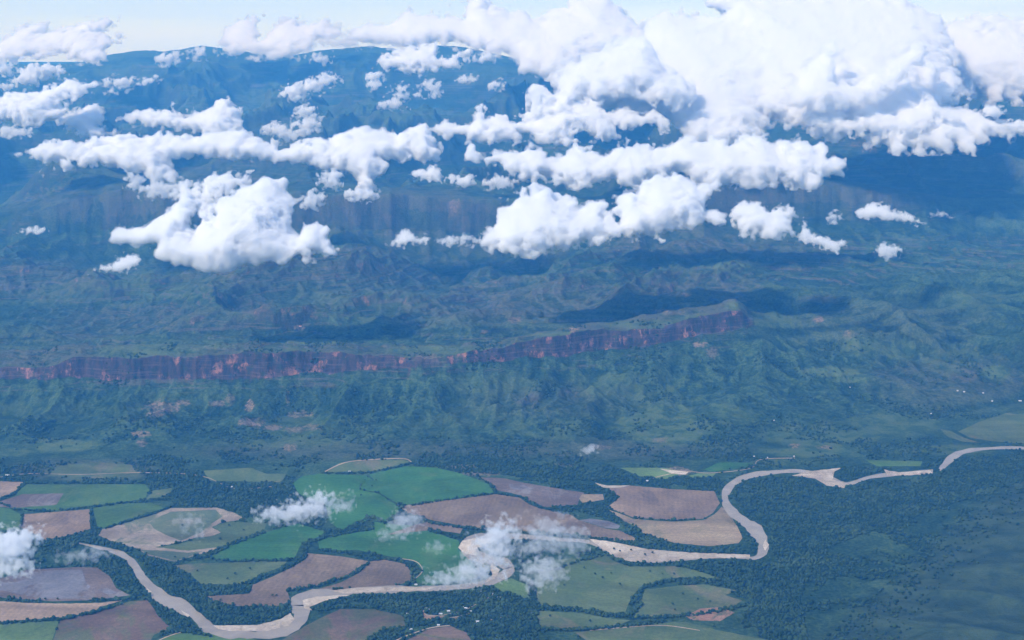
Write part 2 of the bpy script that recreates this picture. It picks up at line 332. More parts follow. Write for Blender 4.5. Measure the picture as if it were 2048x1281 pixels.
# ground cover: pasture (R), bare earth (G), dry thin grass (B)
def blobs(L, soft=.35, nz_=.35, nsc=26):
    r = np.zeros_like(PX); n = fbm(PX / nsc, PY / (nsc * .5), 4)
    for x, y, rx, ry, a in L:
        d = np.hypot((PX - x) / rx, (PY - y) / ry) + n * nz_; r = np.maximum(r, a * (1 - sm(1 - soft, 1 + soft, d)))
    return r
PAST = [(130,890,75,14,.9),(30,905,40,8,.6),(190,945,90,18,.6),(280,830,70,22,.35),(330,800,80,16,.3),(620,860,120,30,.35),(560,885,100,12,.5),
 (1330,850,90,40,.8),(1290,780,70,30,.45),(1210,770,60,22,.5),(1000,770,90,22,.35),(1660,745,60,10,.9),(1700,760,40,6,.9),(1800,700,30,22,.7),(1720,690,40,18,.7),
 (1640,870,120,24,.6),(1780,850,90,22,.6),(1990,745,28,16,.9),(1900,900,90,10,.5),(1620,905,90,10,.7),(1560,925,60,8,.5),(1440,890,60,14,.4),
 (700,640,60,12,.5),(780,600,80,20,.4),(640,600,60,14,.4),(330,570,120,28,.45),(150,590,90,20,.35),(1450,532,50,7,.9),(900,640,40,8,.3),
 (320,700,80,12,.85),(250,705,60,14,.7),(420,690,60,8,.7),(620,684,60,6,.9),(560,700,60,9,.5),(880,700,110,8,.7),(1130,670,60,7,.7),(1300,650,90,8,.7),(1400,640,60,12,.7),(1470,612,22,8,.8),
 (760,250,60,20,.5),(520,200,60,20,.5),(430,170,60,14,.4),(700,300,60,20,.3),(1950,600,60,24,.4),(1900,720,60,30,.35),(1450,830,60,25,.4),(1560,640,40,12,.35),(1100,860,80,18,.35),(880,850,80,18,.25),(80,820,90,25,.3)]
BARE = [(325,815,30,12,1),(310,830,16,8,.9),(365,805,14,6,.8),(435,808,16,6,.6),(283,868,16,6,.9),(284,886,10,6,.9),(500,812,8,10,.9),(505,845,26,9,1),(545,855,16,6,.8),(590,860,20,6,.6),(575,795,4,14,.7),
 (600,830,24,6,.6),(625,855,18,6,.5),(580,895,14,6,.9),(460,800,10,10,.5),(1636,640,10,6,1),(1400,690,14,5,.9),(1425,705,12,10,.5),(600,655,10,5,.7),
 (385,645,4,8,.9),(905,415,14,16,.7),(1700,670,12,8,.6),(1360,590,20,4,.7),(550,742,16,12,.9),(855,718,26,8,.9),(1147,662,8,8,1),(1600,540,30,5,.2),
 (1320,880,14,5,.5),(1200,895,20,5,.4),(930,935,30,5,.5),(960,948,40,4,.6),(1350,943,30,7,1),(1130,930,20,4,.4),(1590,892,10,4,.8),(1650,896,14,4,.7),(1320,622,24,4,.6),(1030,640,14,7,.6),(970,665,10,4,.7),(1740,300,14,4,.7),(1720,290,20,3,.6)]
DRY = [(510,610,40,18,1),(1930,750,30,18,1),(1150,790,30,14,1),(1060,800,30,18,1),(1640,600,40,10,1),(100,700,180,40,.8),(500,710,300,35,.7),(1100,620,320,60,.75),(1400,600,120,60,.8),(300,640,200,30,.6),(700,560,260,60,.45),(500,545,200,40,.5),(80,560,140,40,.6),(900,500,200,30,.6),
 (1350,480,160,40,.7),(1560,500,120,30,.5),(250,410,200,40,.8),(800,430,220,50,.8),(1600,400,240,40,.8),(1900,760,150,60,.5),(1750,650,200,50,.35),(1200,900,240,20,.5),(180,940,140,20,.6),(700,900,300,20,.45),(400,330,260,60,.45),(1900,330,200,50,.35),(1100,800,200,40,.3)]
c1_ = sm(2.6, 2.95, T) * (1 - sm(4.0, 4.3, T)) * (1 - sm(1490, 1520, PX))
c2_ = sm(11.5, 11.9, T) * (1 - sm(13.0, 13.3, T)) * (1 - sm(1900, 2000, PX))
rk = np.maximum(c1_, .42 * c2_ * sm(-.25, .35, fbm(Xg / 900, Yg / 900, 3) + .12)); rk = np.maximum(rk, .5 * sm(7, 8, T) * (1 - sm(11, 11.6, T))); rk = np.maximum(rk, .35 * sm(13.2, 13.8, T)); rk = np.maximum(rk, .35 * sm(4, 4.5, T) * (1 - sm(6.5, 7, T)) * (1 - sm(1480, 1540, PX)))
def blur(A_, n):
    A_ = A_.copy()
    for _ in range(n):
        A_[1:-1] = .25 * A_[:-2] + .5 * A_[1:-1] + .25 * A_[2:]; A_[:, 1:-1] = .25 * A_[:, :-2] + .5 * A_[:, 1:-1] + .25 * A_[:, 2:]
    return A_
crest = (Z - blur(Z, 60)) / (Yg / 9000 * 6); crest = np.clip(.5 + crest * .5, 0, 1)      # 0 in gullies, 1 on crests
rel = np.stack([crest, sm(0, 250, dh) * (1 - sm(8600, 9800, Yg)), sm(13500, 16000, Yg), np.ones_like(PX)], -1)
cov = np.stack([blobs(PAST), blobs(BARE, .25, .9, 9), np.maximum(blobs(DRY, .5, .4, 50) * (1 - .7 * sm(5.0, 5.3, T) * (1 - sm(6.5, 7.5, T)) * (1 - rt)), .95 * sm(3.9, 4.15, T) * (1 - sm(5.0, 5.25, T)) * (1 - sm(1480, 1520, PX)) * np.clip(.75 + fbm(Xg / 260, Yg / 120, 4), 0, 1)), rk], -1)
mask_bump = 0
idx = np.arange(NR * NC).reshape(NR, NC)
q = np.stack([idx[:-1, :-1], idx[:-1, 1:], idx[1:, 1:], idx[1:, :-1]], -1).reshape(-1, 4)
Tc = T[:-1, :-1].ravel()
V = np.stack([Xg, Yg, Z], -1).reshape(-1, 3); CV = cov.reshape(-1, 4); RV = rel.reshape(-1, 4)
for name, sel in (("ground", Tc < 1), ("hills", (Tc >= 1) & (Tc < 11.5)), ("mountains", Tc >= 11.5)):
    qq = q[sel]; used = np.unique(qq); rm = np.zeros(len(V), np.int64); rm[used] = np.arange(len(used))
    me = mesh_np(name, V[used], rm[qq], 4); me.polygons.foreach_set("use_smooth", np.ones(len(me.polygons), bool))
    ca = me.color_attributes.new("cover", 'FLOAT_COLOR', 'POINT'); ca.data.foreach_set("color", CV[used].astype(np.float32).ravel())
    cb = me.color_attributes.new("relief", 'FLOAT_COLOR', 'POINT'); cb.data.foreach_set("color", RV[used].astype(np.float32).ravel())
    tag(link(name, me, M['terrain']), kind='structure')
# land outside the fan, so that nothing ends in the void
def slab(name, x0, x1, y0, y1, z):
    me = bpy.data.meshes.new(name); me.from_pydata([(x0, y0, z), (x1, y0, z), (x1, y1, z), (x0, y1, z)], [], [(0, 1, 2, 3)])
    return tag(link(name, me, M['terrain']), kind='structure')
slab("land", -150000, 150000, -60000, 160000, -3)

# ------------------------------------------------------------------ fields, river, tracks: sheets lying on the plain (photo pixels -> ground)
EXCL = []                    # polygons (photo pixels) where the wood does not grow
def jag(P, amp, step=7):
    """finer, slightly uneven outline"""
    out = []; n = len(P)
    for i in range(n):
        (x0, y0), (x1, y1) = P[i], P[(i + 1) % n]; L = math.hypot(x1 - x0, y1 - y0); m = max(1, int(L / step))
        for k in range(m):
            t = k / m; a = amp * (1 if k else .4)
            out.append((x0 + (x1 - x0) * t + random.uniform(-a, a), y0 + (y1 - y0) * t + random.uniform(-a, a) * .5))
    return out
from mathutils.geometry import tessellate_polygon
def sheet(name, P, mat, lift, amp=.8, step=7, hillside=False):
    P = jag(P, amp, step)
    xy = [on_plain(px, py) for px, py in P]
    vs = [Vector((float(x), float(y), 0)) for x, y in xy]
    tr = tessellate_polygon([vs])
    me = bpy.data.meshes.new(name); me.from_pydata([(v.x, v.y, lift) for v in vs], [], [t for t in tr])
    # faces up
    me.update(); 
    if me.polygons and me.polygons[0].normal.z < 0: me.flip_normals()
    return tag(link(name, me, M[mat]), kind='structure')
FIELDS = [
 ('tan', [(-40,961),(0,963),(46,965),(31,982),(7,996),(-40,1004)]),
 ('green', [(51,969),(290,969),(299,980),(291,998),(240,1005),(180,1012),(100,1022),(55,1024),(30,1018),(0,1010),(31,990)]),
 ('purple', [(-40,1006),(0,1003),(44,989),(127,987),(113,1010),(31,1016),(-40,1012)]),
 ('green', [(-40,1014),(0,1015),(20,1018),(44,1030),(39,1058),(0,1061),(-40,1066)]),
 ('pink', [(48,1029),(179,1019),(181,1058),(154,1068),(92,1080),(65,1071),(43,1056)]),
 ('green', [(185,1017),(239,1008),(301,1006),(328,1017),(301,1025),(253,1041),(205,1059),(195,1054)]),
 ('sandy', [(197,1071),(205,1059),(260,1044),(308,1029),(342,1017),(434,1016),(465,1025),(492,1038),(441,1046),(424,1056),(444,1065),(424,1073),(396,1075),(359,1085),(311,1095),(369,1100),(444,1092),(434,1099),(376,1116),(349,1124),(297,1112),(273,1097),(232,1087)]),
 ('pasture', [(424,1054),(455,1044),(533,1047),(526,1065),(492,1077),(448,1094),(376,1102),(314,1095),(359,1088),(403,1077),(444,1067)]),
 ('vivid', [(417,1116),(458,1092),(526,1068),(595,1047),(649,1065),(636,1075),(605,1085),(591,1112),(581,1121),(513,1119),(461,1122)]),
 ('pasture', [(342,1133),(376,1128),(461,1126),(513,1123),(574,1124),(561,1135),(533,1145),(492,1164),(479,1169),(403,1169),(379,1147)]),
 ('brown', [(415,1193),(499,1188),(506,1170),(547,1153),(588,1133),(612,1119),(615,1107),(650,1110),(680,1113),(738,1123),(714,1143),(680,1157),(640,1170),(574,1183),(581,1203),(561,1212),(479,1213),(427,1203)]),
 ('brown', [(740,1124),(769,1119),(810,1129),(824,1147),(820,1164),(793,1171),(714,1177),(660,1180),(610,1186),(680,1166),(718,1147)]),
 ('vivid', [(585,968),(605,953),(640,948),(733,952),(745,960),(720,968),(718,980),(757,988),(790,1008),(798,1016),(800,1024),(790,1040),(765,1048),(740,1035),(735,1040),(710,1055),(680,1060),(660,1045),(650,1010),(630,1000),(600,990)]),
 ('vivid', [(738,949),(813,933),(871,936),(923,948),(977,969),(988,986),(899,1000),(800,1012),(793,1006),(759,986),(720,979),(726,966),(748,960)]),
 ('vivid', [(636,1082),(680,1071),(745,1061),(748,1044),(769,1047),(817,1051),(861,1061),(885,1071),(919,1082),(916,1099),(940,1119),(953,1140),(947,1157),(858,1172),(827,1162),(844,1143),(830,1124),(793,1116),(759,1110),(714,1100),(680,1102),(639,1099)]),
 ('brown', [(803,1012),(991,989),(1039,996),(1060,1010),(1080,1018),(1141,1030),(1158,1041),(1213,1058),(1240,1062),(1268,1075),(1276,1085),(1240,1083),(1158,1070),(1022,1061),(964,1059),(919,1051),(865,1041),(806,1024)]),
 ('purple', [(960,955),(1008,957),(1042,965),(1124,979),(1169,986),(1158,1000),(1155,1010),(1090,1015),(1060,1004),(1042,991),(994,981),(984,969)]),
 ('straw', [(1158,998),(1165,989),(1206,989),(1208,1000),(1165,1006)]),
 ('pink', [(1203,972),(1261,972),(1348,979),(1428,983),(1440,1007),(1426,1026),(1407,1038),(1348,1041),(1268,1036),(1240,1025),(1215,1015),(1240,995)]),
 ('straw', [(1215,1019),(1240,1028),(1268,1039),(1348,1044),(1407,1041),(1428,1030),(1443,1014),(1454,1022),(1473,1050),(1485,1077),(1477,1087),(1418,1093),(1348,1086),(1288,1068),(1268,1051),(1240,1040)]),
 ('purple', [(-40,1170),(0,1164),(51,1140),(154,1135),(195,1136),(219,1153),(232,1177),(260,1191),(191,1201),(103,1203),(0,1195),(-40,1195)]),
 ('tan', [(-40,1203),(0,1203),(44,1206),(137,1208),(205,1206),(250,1200),(198,1215),(191,1222),(137,1234),(0,1244),(-40,1246)]),
 ('maroon', [(120,1242),(205,1222),(260,1203),(294,1201),(308,1218),(325,1242),(342,1256),(308,1270),(290,1300),(100,1300)]),
 ('lime', [(-40,1250),(0,1248),(60,1245),(117,1243),(98,1300),(-40,1300)]),
 ('green', [(295,1300),(330,1275),(369,1263),(430,1268),(513,1280),(530,1300)]),
 ('maroon', [(526,1300),(560,1283),(615,1250),(640,1237),(680,1219),(748,1219),(806,1232),(810,1252),(765,1260),(724,1285),(715,1300)]),
 ('maroon', [(775,1300),(858,1259),(902,1253),(933,1266),(955,1300)]),
 ('lime', [(981,1171),(1022,1157),(1056,1171),(1059,1201),(1005,1184)]),
 ('pasture', [(1075,1145),(1110,1120),(1150,1118),(1213,1110),(1225,1122),(1261,1134),(1348,1133),(1387,1140),(1438,1157),(1414,1161),(1380,1158),(1330,1160),(1278,1177),(1261,1198),(1250,1225),(1227,1229),(1158,1218),(1083,1212),(1072,1198),(1076,1170)]),
 ('pasture', [(1290,1180),(1348,1173),(1407,1169),(1473,1181),(1450,1191),(1485,1202),(1465,1214),(1407,1226),(1348,1232),(1268,1236),(1278,1215)]),
 ('pasture', [(1070,1222),(1158,1226),(1227,1239),(1261,1241),(1240,1249),(1206,1259),(1076,1256)]),
 ('pasture', [(1150,1266),(1300,1248),(1370,1244),(1440,1262),(1540,1281),(1560,1300),(1200,1300)]),
 ('vivid', [(1407,940),(1438,925),(1504,927),(1493,934),(1426,944)]),
 ('lime', [(1378,952),(1407,944),(1432,947),(1425,954),(1385,956)]),
 ('lime', [(1240,936),(1329,936),(1370,945),(1329,959),(1278,953)]),
 ('pasture', [(650,944),(680,926),(742,921),(806,920),(820,924),(782,935),(741,944)]),
 ('pasture', [(407,942),(502,936),(533,948),(574,948),(561,965),(420,962)]),
 ('pasture', [(95,952),(120,932),(200,925),(262,930),(272,945),(200,958)]),
 ('pasture', [(1916,864),(1960,843),(2013,827),(2080,832),(2080,890),(1993,884),(1940,876)]),
 ('pasture', [(1880,858),(1900,862),(1930,877),(1960,886),(1925,884),(1895,874)]),
 ('green', [(1731,921),(1845,923),(1841,933),(1755,933)]),
 ('pasture', [(305,982),(345,976),(340,988),(310,998),(292,1000)]),
]
gcount = {'green': 'green_field', 'vivid': 'green_field', 'pasture': 'pasture', 'lime': 'pasture'}
for i, (m, P) in enumerate(FIELDS):
    EXCL.append(P); sheet(gcount.get(m, 'ploughed_field'), P, m, .30 + .004 * i)
# patches inside fields
PATCH = [('thin', [(297,1044),(342,1024),(431,1020),(444,1034),(424,1047),(403,1065),(362,1082),(330,1070),(308,1058)]),
 ('thin', [(280,1100),(330,1102),(375,1106),(405,1103),(376,1115),(349,1122),(300,1110)]),
 ('flood', [(-40,1168),(41,1147),(110,1141),(164,1140),(171,1164),(181,1174),(157,1198),(85,1198),(0,1181),(-40,1180)]),
 ('flood', [(1158,1041),(1180,1038),(1215,1042),(1240,1052),(1236,1058),(1213,1057),(1190,1050)]),
 ('flood', [(195,1180),(215,1176),(235,1186),(215,1190)]),
 ('flood', [(1018,968),(1040,966),(1056,975),(1045,981),(1020,978)]),
 ('orange', [(1370,1232),(1400,1218),(1440,1215),(1470,1226),(1440,1243),(1385,1241)]),
 ('orange', [(843,1222),(848,1221),(853,1230),(880,1233),(886,1236),(850,1240)]),
 ('orange', [(908,1236),(918,1233),(916,1240),(908,1242)]),
 ('sand', [(1320,938),(1345,941),(1378,944),(1370,950),(1345,948)]),
 ('sand', [(1190,966),(1215,972),(1262,971),(1240,976),(1206,977)]),
 ('brown', [(775,1070),(830,1050),(865,1043),(925,1058),(920,1068),(870,1060)]),
]
for i, (m, P) in enumerate(PATCH):
    EXCL.append(P); sheet({'flood': 'puddle_water', 'sand': 'sand', 'orange': 'bare_ground'}.get(m, 'rough_pasture'), P, m, .60 + .004 * i)
def ribbon(L, k=1.0):
    """L: (px, py, width px) -> outline polygon in photo pixels, smoothed"""
    pts = np.array(L, float); n = len(pts); out = []
    for i in range(n - 1):
        p0, p1, p2, p3 = pts[max(i - 1, 0)], pts[i], pts[i + 1], pts[min(i + 2, n - 1)]
        for t in np.arange(0, 1, .25):
            out.append(.5 * ((2 * p1) + (-p0 + p2) * t + (2 * p0 - 5 * p1 + 4 * p2 - p3) * t * t + (-p0 + 3 * p1 - 3 * p2 + p3) * t**3))
    out.append(pts[-1]); return np.array(out)
def strip(name, L, mat, lift, grow=0.0, clear=True):
    C = ribbon(L); g = np.stack(on_plain(C[:, 0], C[:, 1]), 1)
    # real width from the width seen across
    d = np.gradient(C[:, :2], axis=0); n = np.stack([-d[:, 1], d[:, 0]], 1); n /= np.linalg.norm(n, axis=1, keepdims=True) + 1e-9
    q0 = np.arange(len(C)) * .9 + C[0, 0]; ww = .30 if mat == 'river' else .12
    w_ = (C[:, 2] * (1 + ww * perlin(q0 / 2.3, q0 * 0 + .5) * 1.6 + ww * perlin(q0 / .7, q0 * 0 + 4.5)) * (.9 if mat == 'river' else 1) / 2 + grow)[:, None]
    a = np.stack(on_plain(*(C[:, :2] + n * w_).T), 1); b = np.stack(on_plain(*(C[:, :2] - n * w_).T), 1)
    vs = [(*p, lift) for p in a] + [(*p, lift) for p in b]; m = len(C)
    fs = [(i, i + 1, m + i + 1, m + i) for i in range(m - 1)]
    me = bpy.data.meshes.new(name); me.from_pydata(vs, [], fs); me.update()
    if clear:
        for i in range(m - 1): EXCL.append([tuple(C[i, :2] + n[i] * (w_[i] + 1)), tuple(C[i + 1, :2] + n[i + 1] * (w_[i + 1] + 1)), tuple(C[i + 1, :2] - n[i + 1] * (w_[i + 1] + 1)), tuple(C[i, :2] - n[i] * (w_[i] + 1))])
    if me.polygons[len(me.polygons) // 2].normal.z < 0: me.flip_normals()
    return tag(link(name, me, M[mat]), kind='structure')
RIVER = [(158,1087,2.5),(180,1092,5),(205,1098,8),(245,1110,13),(268,1130,17),(280,1150,19),(300,1175,22),(330,1200,26),(365,1215,27),(395,1235,27),(415,1255,26),(450,1266,22),(510,1271,18),(560,1264,22),(590,1250,30),(603,1230,32),(600,1205,32),(628,1190,22),(680,1187,16),(720,1182,13),(780,1180,14),(850,1178,12),(900,1176,12),(960,1169,14),(1000,1155,20),(1020,1140,22),(1010,1128,20),(985,1122,20),(958,1115,24),(938,1102,30),(936,1088,28),(955,1078,20),(1000,1073,13),(1060,1075,9),(1120,1080,8),(1180,1085,9),(1220,1104,12),(1260,1118,12),(1320,1122,9),(1400,1115,8),(1470,1114,8),(1508,1117,9),(1524,1105,18),(1526,1085,24),(1512,1062,24),(1490,1045,22),(1468,1028,20),(1452,1008,17),(1452,985,17),(1470,965,14),(1500,952,11),(1550,945,9),(1600,943,7),(1650,952,7),(1680,966,7),(1700,968,8),(1740,955,8),(1800,948,8),(1866,944,9)]
strip('river', RIVER, 'river', 1.0)
strip('river', [(1878,941,7),(1888,932,12),(1900,919,15),(1920,907,12),(1950,900,9),(2020,896,7),(2090,900,5)], 'river', 1.0)
SAND = [[(427,1252),(513,1251),(561,1239),(581,1227),(590,1239),(578,1252),(533,1263),(461,1263),(437,1259)],
 [(1176,1078),(1227,1085),(1295,1099),(1380,1106),(1500,1110),(1500,1116),(1380,1118),(1312,1124),(1261,1124),(1227,1114),(1200,1095)],
 [(1614,944),(1684,936),(1669,944),(1665,960),(1700,970),(1688,977),(1653,972),(1630,958),(1583,952)],
 [(1768,940),(1798,946),(1860,941),(1866,948),(1809,952),(1774,952)],
 [(605,1201),(632,1194),(700,1191),(650,1202),(619,1215),(625,1222),(608,1218)],
 [(362,1221),(380,1232),(376,1236),(366,1228)], [(287,1170),(304,1184),(297,1188)],
 [(916,1096),(925,1082),(945,1078),(990,1078),(975,1088),(950,1100),(955,1112),(930,1108)],
 [(660,1182),(714,1176),(790,1175),(870,1176),(850,1181),(760,1184),(690,1188)],
 [(982,1128),(1000,1140),(990,1158),(970,1166),(985,1150),(980,1138)],
 [(1530,1080),(1538,1090),(1530,1102),(1526,1092)]]
for i, P in enumerate(SAND): EXCL.append(P); sheet('sand', P, 'sand', 1.3 + .005 * i, 1.0, 5)
for i, L in enumerate([[(650,944,1.6),(690,926,1.6),(745,920,1.6),(806,918,1.6),(823,925,1.5)], [(800,1118,1.2),(832,1124,1.5),(845,1140,1.6),(838,1152,1.6),(826,1161,1.5)], [(775,1290,2.2),(815,1272,2.2),(860,1257,1.8),(900,1252,1.5)],
   [(300,1292,2),(330,1276,2),(369,1263,1.8)], [(848,1222,2),(853,1231,2.5),(880,1233,1.6),(905,1236,1.3),(940,1228,1.2)], [(1215,1022,1),(1260,1043,1.2),(1280,1036,1),(1268,1030,1)], [(960,1247,1.2),(985,1240,1.2),(1020,1232,1.2),(1068,1226,1.2)], [(882,1233,1.2),(900,1228,1.2),(930,1221,1.2),(960,1205,1.2),(985,1192,1.2)], [(1290,966,1),(1310,956,1.2),(1345,948,1.2),(1380,944,1),(1420,947,1),(1500,938,1),(1520,920,1),(1590,917,1)], [(0,955,1),(60,948,1.1),(160,950,1.1),(280,946,1.1),(400,952,1.1),(470,978,1.1),(560,972,1.1)], [(1180,1262,1.6),(1260,1255,1.6),(1330,1252,1.6),(1400,1262,1.5)]]):
    strip('dirt_track', L, 'track', 1.6 + .005 * i, clear=(i in (2, 4)))

# ------------------------------------------------------------------ wood and hedges: crowns grown on the ground
WOODS = [
 [(75,1080),(120,1072),(180,1060),(195,1075),(250,1092),(300,1115),(345,1130),(400,1170),(500,1174),(505,1186),(440,1190),(415,1197),(430,1207),(480,1217),(560,1216),(582,1207),(582,1225),(560,1238),(500,1250),(430,1250),(400,1225),(340,1190),(300,1150),(270,1112),(215,1093),(160,1086),(130,1110),(80,1110)],
 [(165,1098),(200,1102),(245,1118),(262,1140),(275,1165),(320,1205),(355,1228),(390,1255),(410,1263),(370,1262),(340,1260),(325,1240),(300,1205),(260,1190),(235,1175),(215,1145),(185,1130),(165,1120)],
 [(620,1222),(660,1202),(720,1190),(800,1188),(900,1185),(960,1180),(1000,1190),(1060,1210),(1070,1260),(1080,1300),(960,1300),(920,1262),(880,1250),(820,1255),(800,1230),(740,1218),(680,1217),(640,1224)],
 [(1040,958),(1130,965),(1200,975),(1240,985),(1250,995),(1225,1010),(1240,1025),(1262,1040),(1290,1068),(1340,1088),(1420,1096),(1480,1092),(1500,1108),(1400,1108),(1300,1097),(1230,1085),(1280,1082),(1265,1065),(1230,1045),(1180,1030),(1090,1018),(1150,1010),(1210,1005),(1210,988),(1120,975)],
 [(1470,975),(1500,960),(1600,952),(1650,975),(1700,985),(1760,965),(1870,955),(1900,940),(1940,915),(2070,905),(2070,960),(1900,1010),(1700,1080),(1560,1130),(1540,1100),(1545,1080),(1520,1050),(1480,1020),(1468,1000)],
 [(1400,1122),(1510,1122),(1560,1130),(1640,1100),(1600,1200),(1620,1300),(1560,1300),(1480,1250),(1500,1200),(1480,1180),(1440,1165),(1440,1150)],
 [(270,925),(380,940),(420,965),(560,968),(590,985),(640,1010),(590,1018),(520,1024),(480,1020),(350,1012),(330,995),(345,965),(300,965)],
 [(830,926),(930,944),(1040,955),(1200,965),(1430,975),(1440,958),(1230,950),(1000,918),(850,905)],
 [(300,1112),(345,1128),(420,1100),(460,1092),(450,1100),(420,1114),(376,1124),(345,1134)],
 [(1000,1085),(1060,1085),(1090,1095),(1075,1120),(1040,1130),(1010,1118),(985,1110)], [(940,1125),(985,1130),(980,1150),(955,1162),(945,1150)],
 [(225,1222),(262,1212),(262,1240),(225,1240)], [(1690,941),(1765,940),(1770,952),(1740,958),(1700,966),(1670,960)],
]
HEDGES = [([(0,1001),(30,985),(50,968),(290,967),(345,970)],2.2),([(0,1008),(30,1020),(100,1024),(180,1015),(240,1008),(300,1003),(345,1000)],2),([(45,1030),(41,1056)],1.8),([(182,1017),(184,1058)],2.5),([(205,1060),(260,1042),(308,1028),(342,1014)],1.8),
 ([(340,1012),(440,1013),(500,1024),(540,1028)],2.5),([(420,1112),(460,1090),(526,1066)],4),([(461,1124),(574,1122),(600,1118)],1.8),([(492,1168),(540,1150),(585,1132),(612,1112),(608,1092),(640,1078),(700,1064),(745,1058)],4),([(533,1046),(600,1046),(650,1062),(690,1062)],3),
 ([(575,1183),(640,1172),(700,1152),(735,1130)],3),([(640,1100),(690,1106),(740,1120),(800,1120),(824,1140),(826,1164)],3),([(660,1182),(800,1172),(826,1166)],3),([(800,1014),(870,1004),(990,987),(1045,996),(1075,1015),(1130,1028)],2.2),([(860,1046),(920,1056),(1000,1062),(1160,1074),(1276,1087)],3.5),([(860,1062),(900,1074),(940,1076)],3.5),
 ([(800,1010),(806,1026),(770,1046),(740,1034),(728,1044),(690,1062)],5),([(820,928),(880,934),(930,944),(980,968),(990,984)],2.5),([(650,948),(740,947),(815,930)],2),([(720,980),(724,966),(735,955)],1),([(1075,1145),(1110,1140),(1160,1122),(1215,1110)],2.5),([(1060,1165),(1070,1200),(1072,1262)],4),([(1010,1186),(1065,1206)],2.5),
 ([(1082,1216),(1158,1222),(1225,1232),(1262,1232),(1280,1210),(1270,1195),(1290,1174),(1340,1162),(1400,1160),(1450,1172),(1500,1176)],4.5),([(1262,1238),(1350,1234),(1410,1228),(1470,1216),(1520,1205)],3.5),([(1076,1258),(1140,1262),(1240,1255),(1330,1244)],3.5),([(180,1202),(250,1200),(290,1198)],3),([(0,1248),(60,1246),(140,1237),(195,1224),(240,1210)],2.5),
 ([(730,1290),(770,1264),(812,1255)],3),([(1268,1037),(1348,1042),(1410,1039)],1),([(0,1078),(70,1085)],3),([(55,1138),(150,1132),(200,1130)],3),([(1440,1000),(1460,1018),(1488,1040),(1505,1075),(1508,1105)],3.5),([(1600,952),(1700,936),(1780,938)],2.5),([(340,1262),(420,1272)],3)]
N = 330000
cx_ = RNG.uniform(-.42, .42, N); cy_ = 1 / RNG.uniform(1 / 11200, 1 / 5000, N)     # evenly over the view of the plain
X_, Y_ = cx_ * cy_, cy_; z_ = ground_z(X_, Y_); px_, py_ = to_px(X_, Y_, z_)
free = np.ones(N, bool)
for P in EXCL: free &= ~in_poly(px_, py_, P)
wood = np.zeros(N, bool)
for P in WOODS: wood |= in_poly(px_, py_, P)
hed = np.zeros(N, bool)
for L, wd in HEDGES: hed |= dist_line(px_, py_, L, 1.4) < wd + 1.2 * perlin(px_ / 9, py_ / 9)
nz2 = fbm(X_ / 420, Y_ / 420, 4)
dhp = (X_ - A[0]) * dv[1] - (Y_ - A[1]) * dv[0]
onhill = dhp > 120
river_only = np.zeros(N, bool)
for P in EXCL[len(FIELDS) + len(PATCH):]: river_only |= in_poly(px_, py_, P)
nf = len(FIELDS)
keep = (hed & ~river_only) | (free & wood & (nz2 > -.55) & (fbm(X_ / 130, Y_ / 130, 3) > -.42) & (RNG.random(N) < .75 * (1 - sm(150, 750, dhp)))) | (free & ~wood & (nz2 > .02) & (RNG.random(N) < .36) & ~onhill) | (free & ~wood & (nz2 <= -.05) & ~onhill & (RNG.random(N) < .004)) | (free & onhill & ~wood & (RNG.random(N) < .10 * (1 - sm(120, 500, dhp))))
keep &= (Y_ < 9300) | (nz2 > .20)
keep &= (px_ > -260) & (px_ < 2310)
X_, Y_, z_, px_, py_ = X_[keep], Y_[keep], z_[keep], px_[keep], py_[keep]; hw = (hed | wood)[keep]
# thin out crowns that would stand inside one another
cell = 11.0; key = np.floor(X_ / cell).astype(np.int64) * 100003 + np.floor(Y_ / (cell * 1.2)).astype(np.int64)
_, ui = np.unique(key, return_index=True); X_, Y_, z_, px_, py_, hw = X_[ui], Y_[ui], z_[ui], px_[ui], py_[ui], hw[ui]
print("crowns", len(X_))
import bmesh
def ico(sub):
    bm = bmesh.new(); bmesh.ops.create_icosphere(bm, subdivisions=sub, radius=1)
    v = np.array([p.co[:] for p in bm.verts]); f = np.array([[q_.index for q_ in p.verts] for p in bm.faces]); bm.free(); return v, f
i1v, i1f = ico(1)
def leaf_mat():
    s = NT("foliage"); n1 = s.noise(s.pos(), .02, 3); n2 = s.noise(s.pos(), .25, 3, .7)
    col = s.mix(s.rng(n1, .35, .65), (.012, .036, .018), (.036, .074, .030)); col = s.mix(s.rng(s.noise(s.pos(), .0045, 5, .65), .50, .66, 0, .75), col, (.060, .105, .042)); col = s.mix(s.rng(n2, .5, .75, 0, .6), col, (.065, .115, .045))
    s.bump(n2, .8, 3); return s.done(col, .85, .1)
M['leaf'] = leaf_mat()
def bark_mat():
    s = NT("bark"); return s.done(s.mix(s.noise(s.pos(1, 1, .2), 1.5), (.06, .045, .03), (.12, .09, .065)), .9)
M['bark'] = bark_mat()
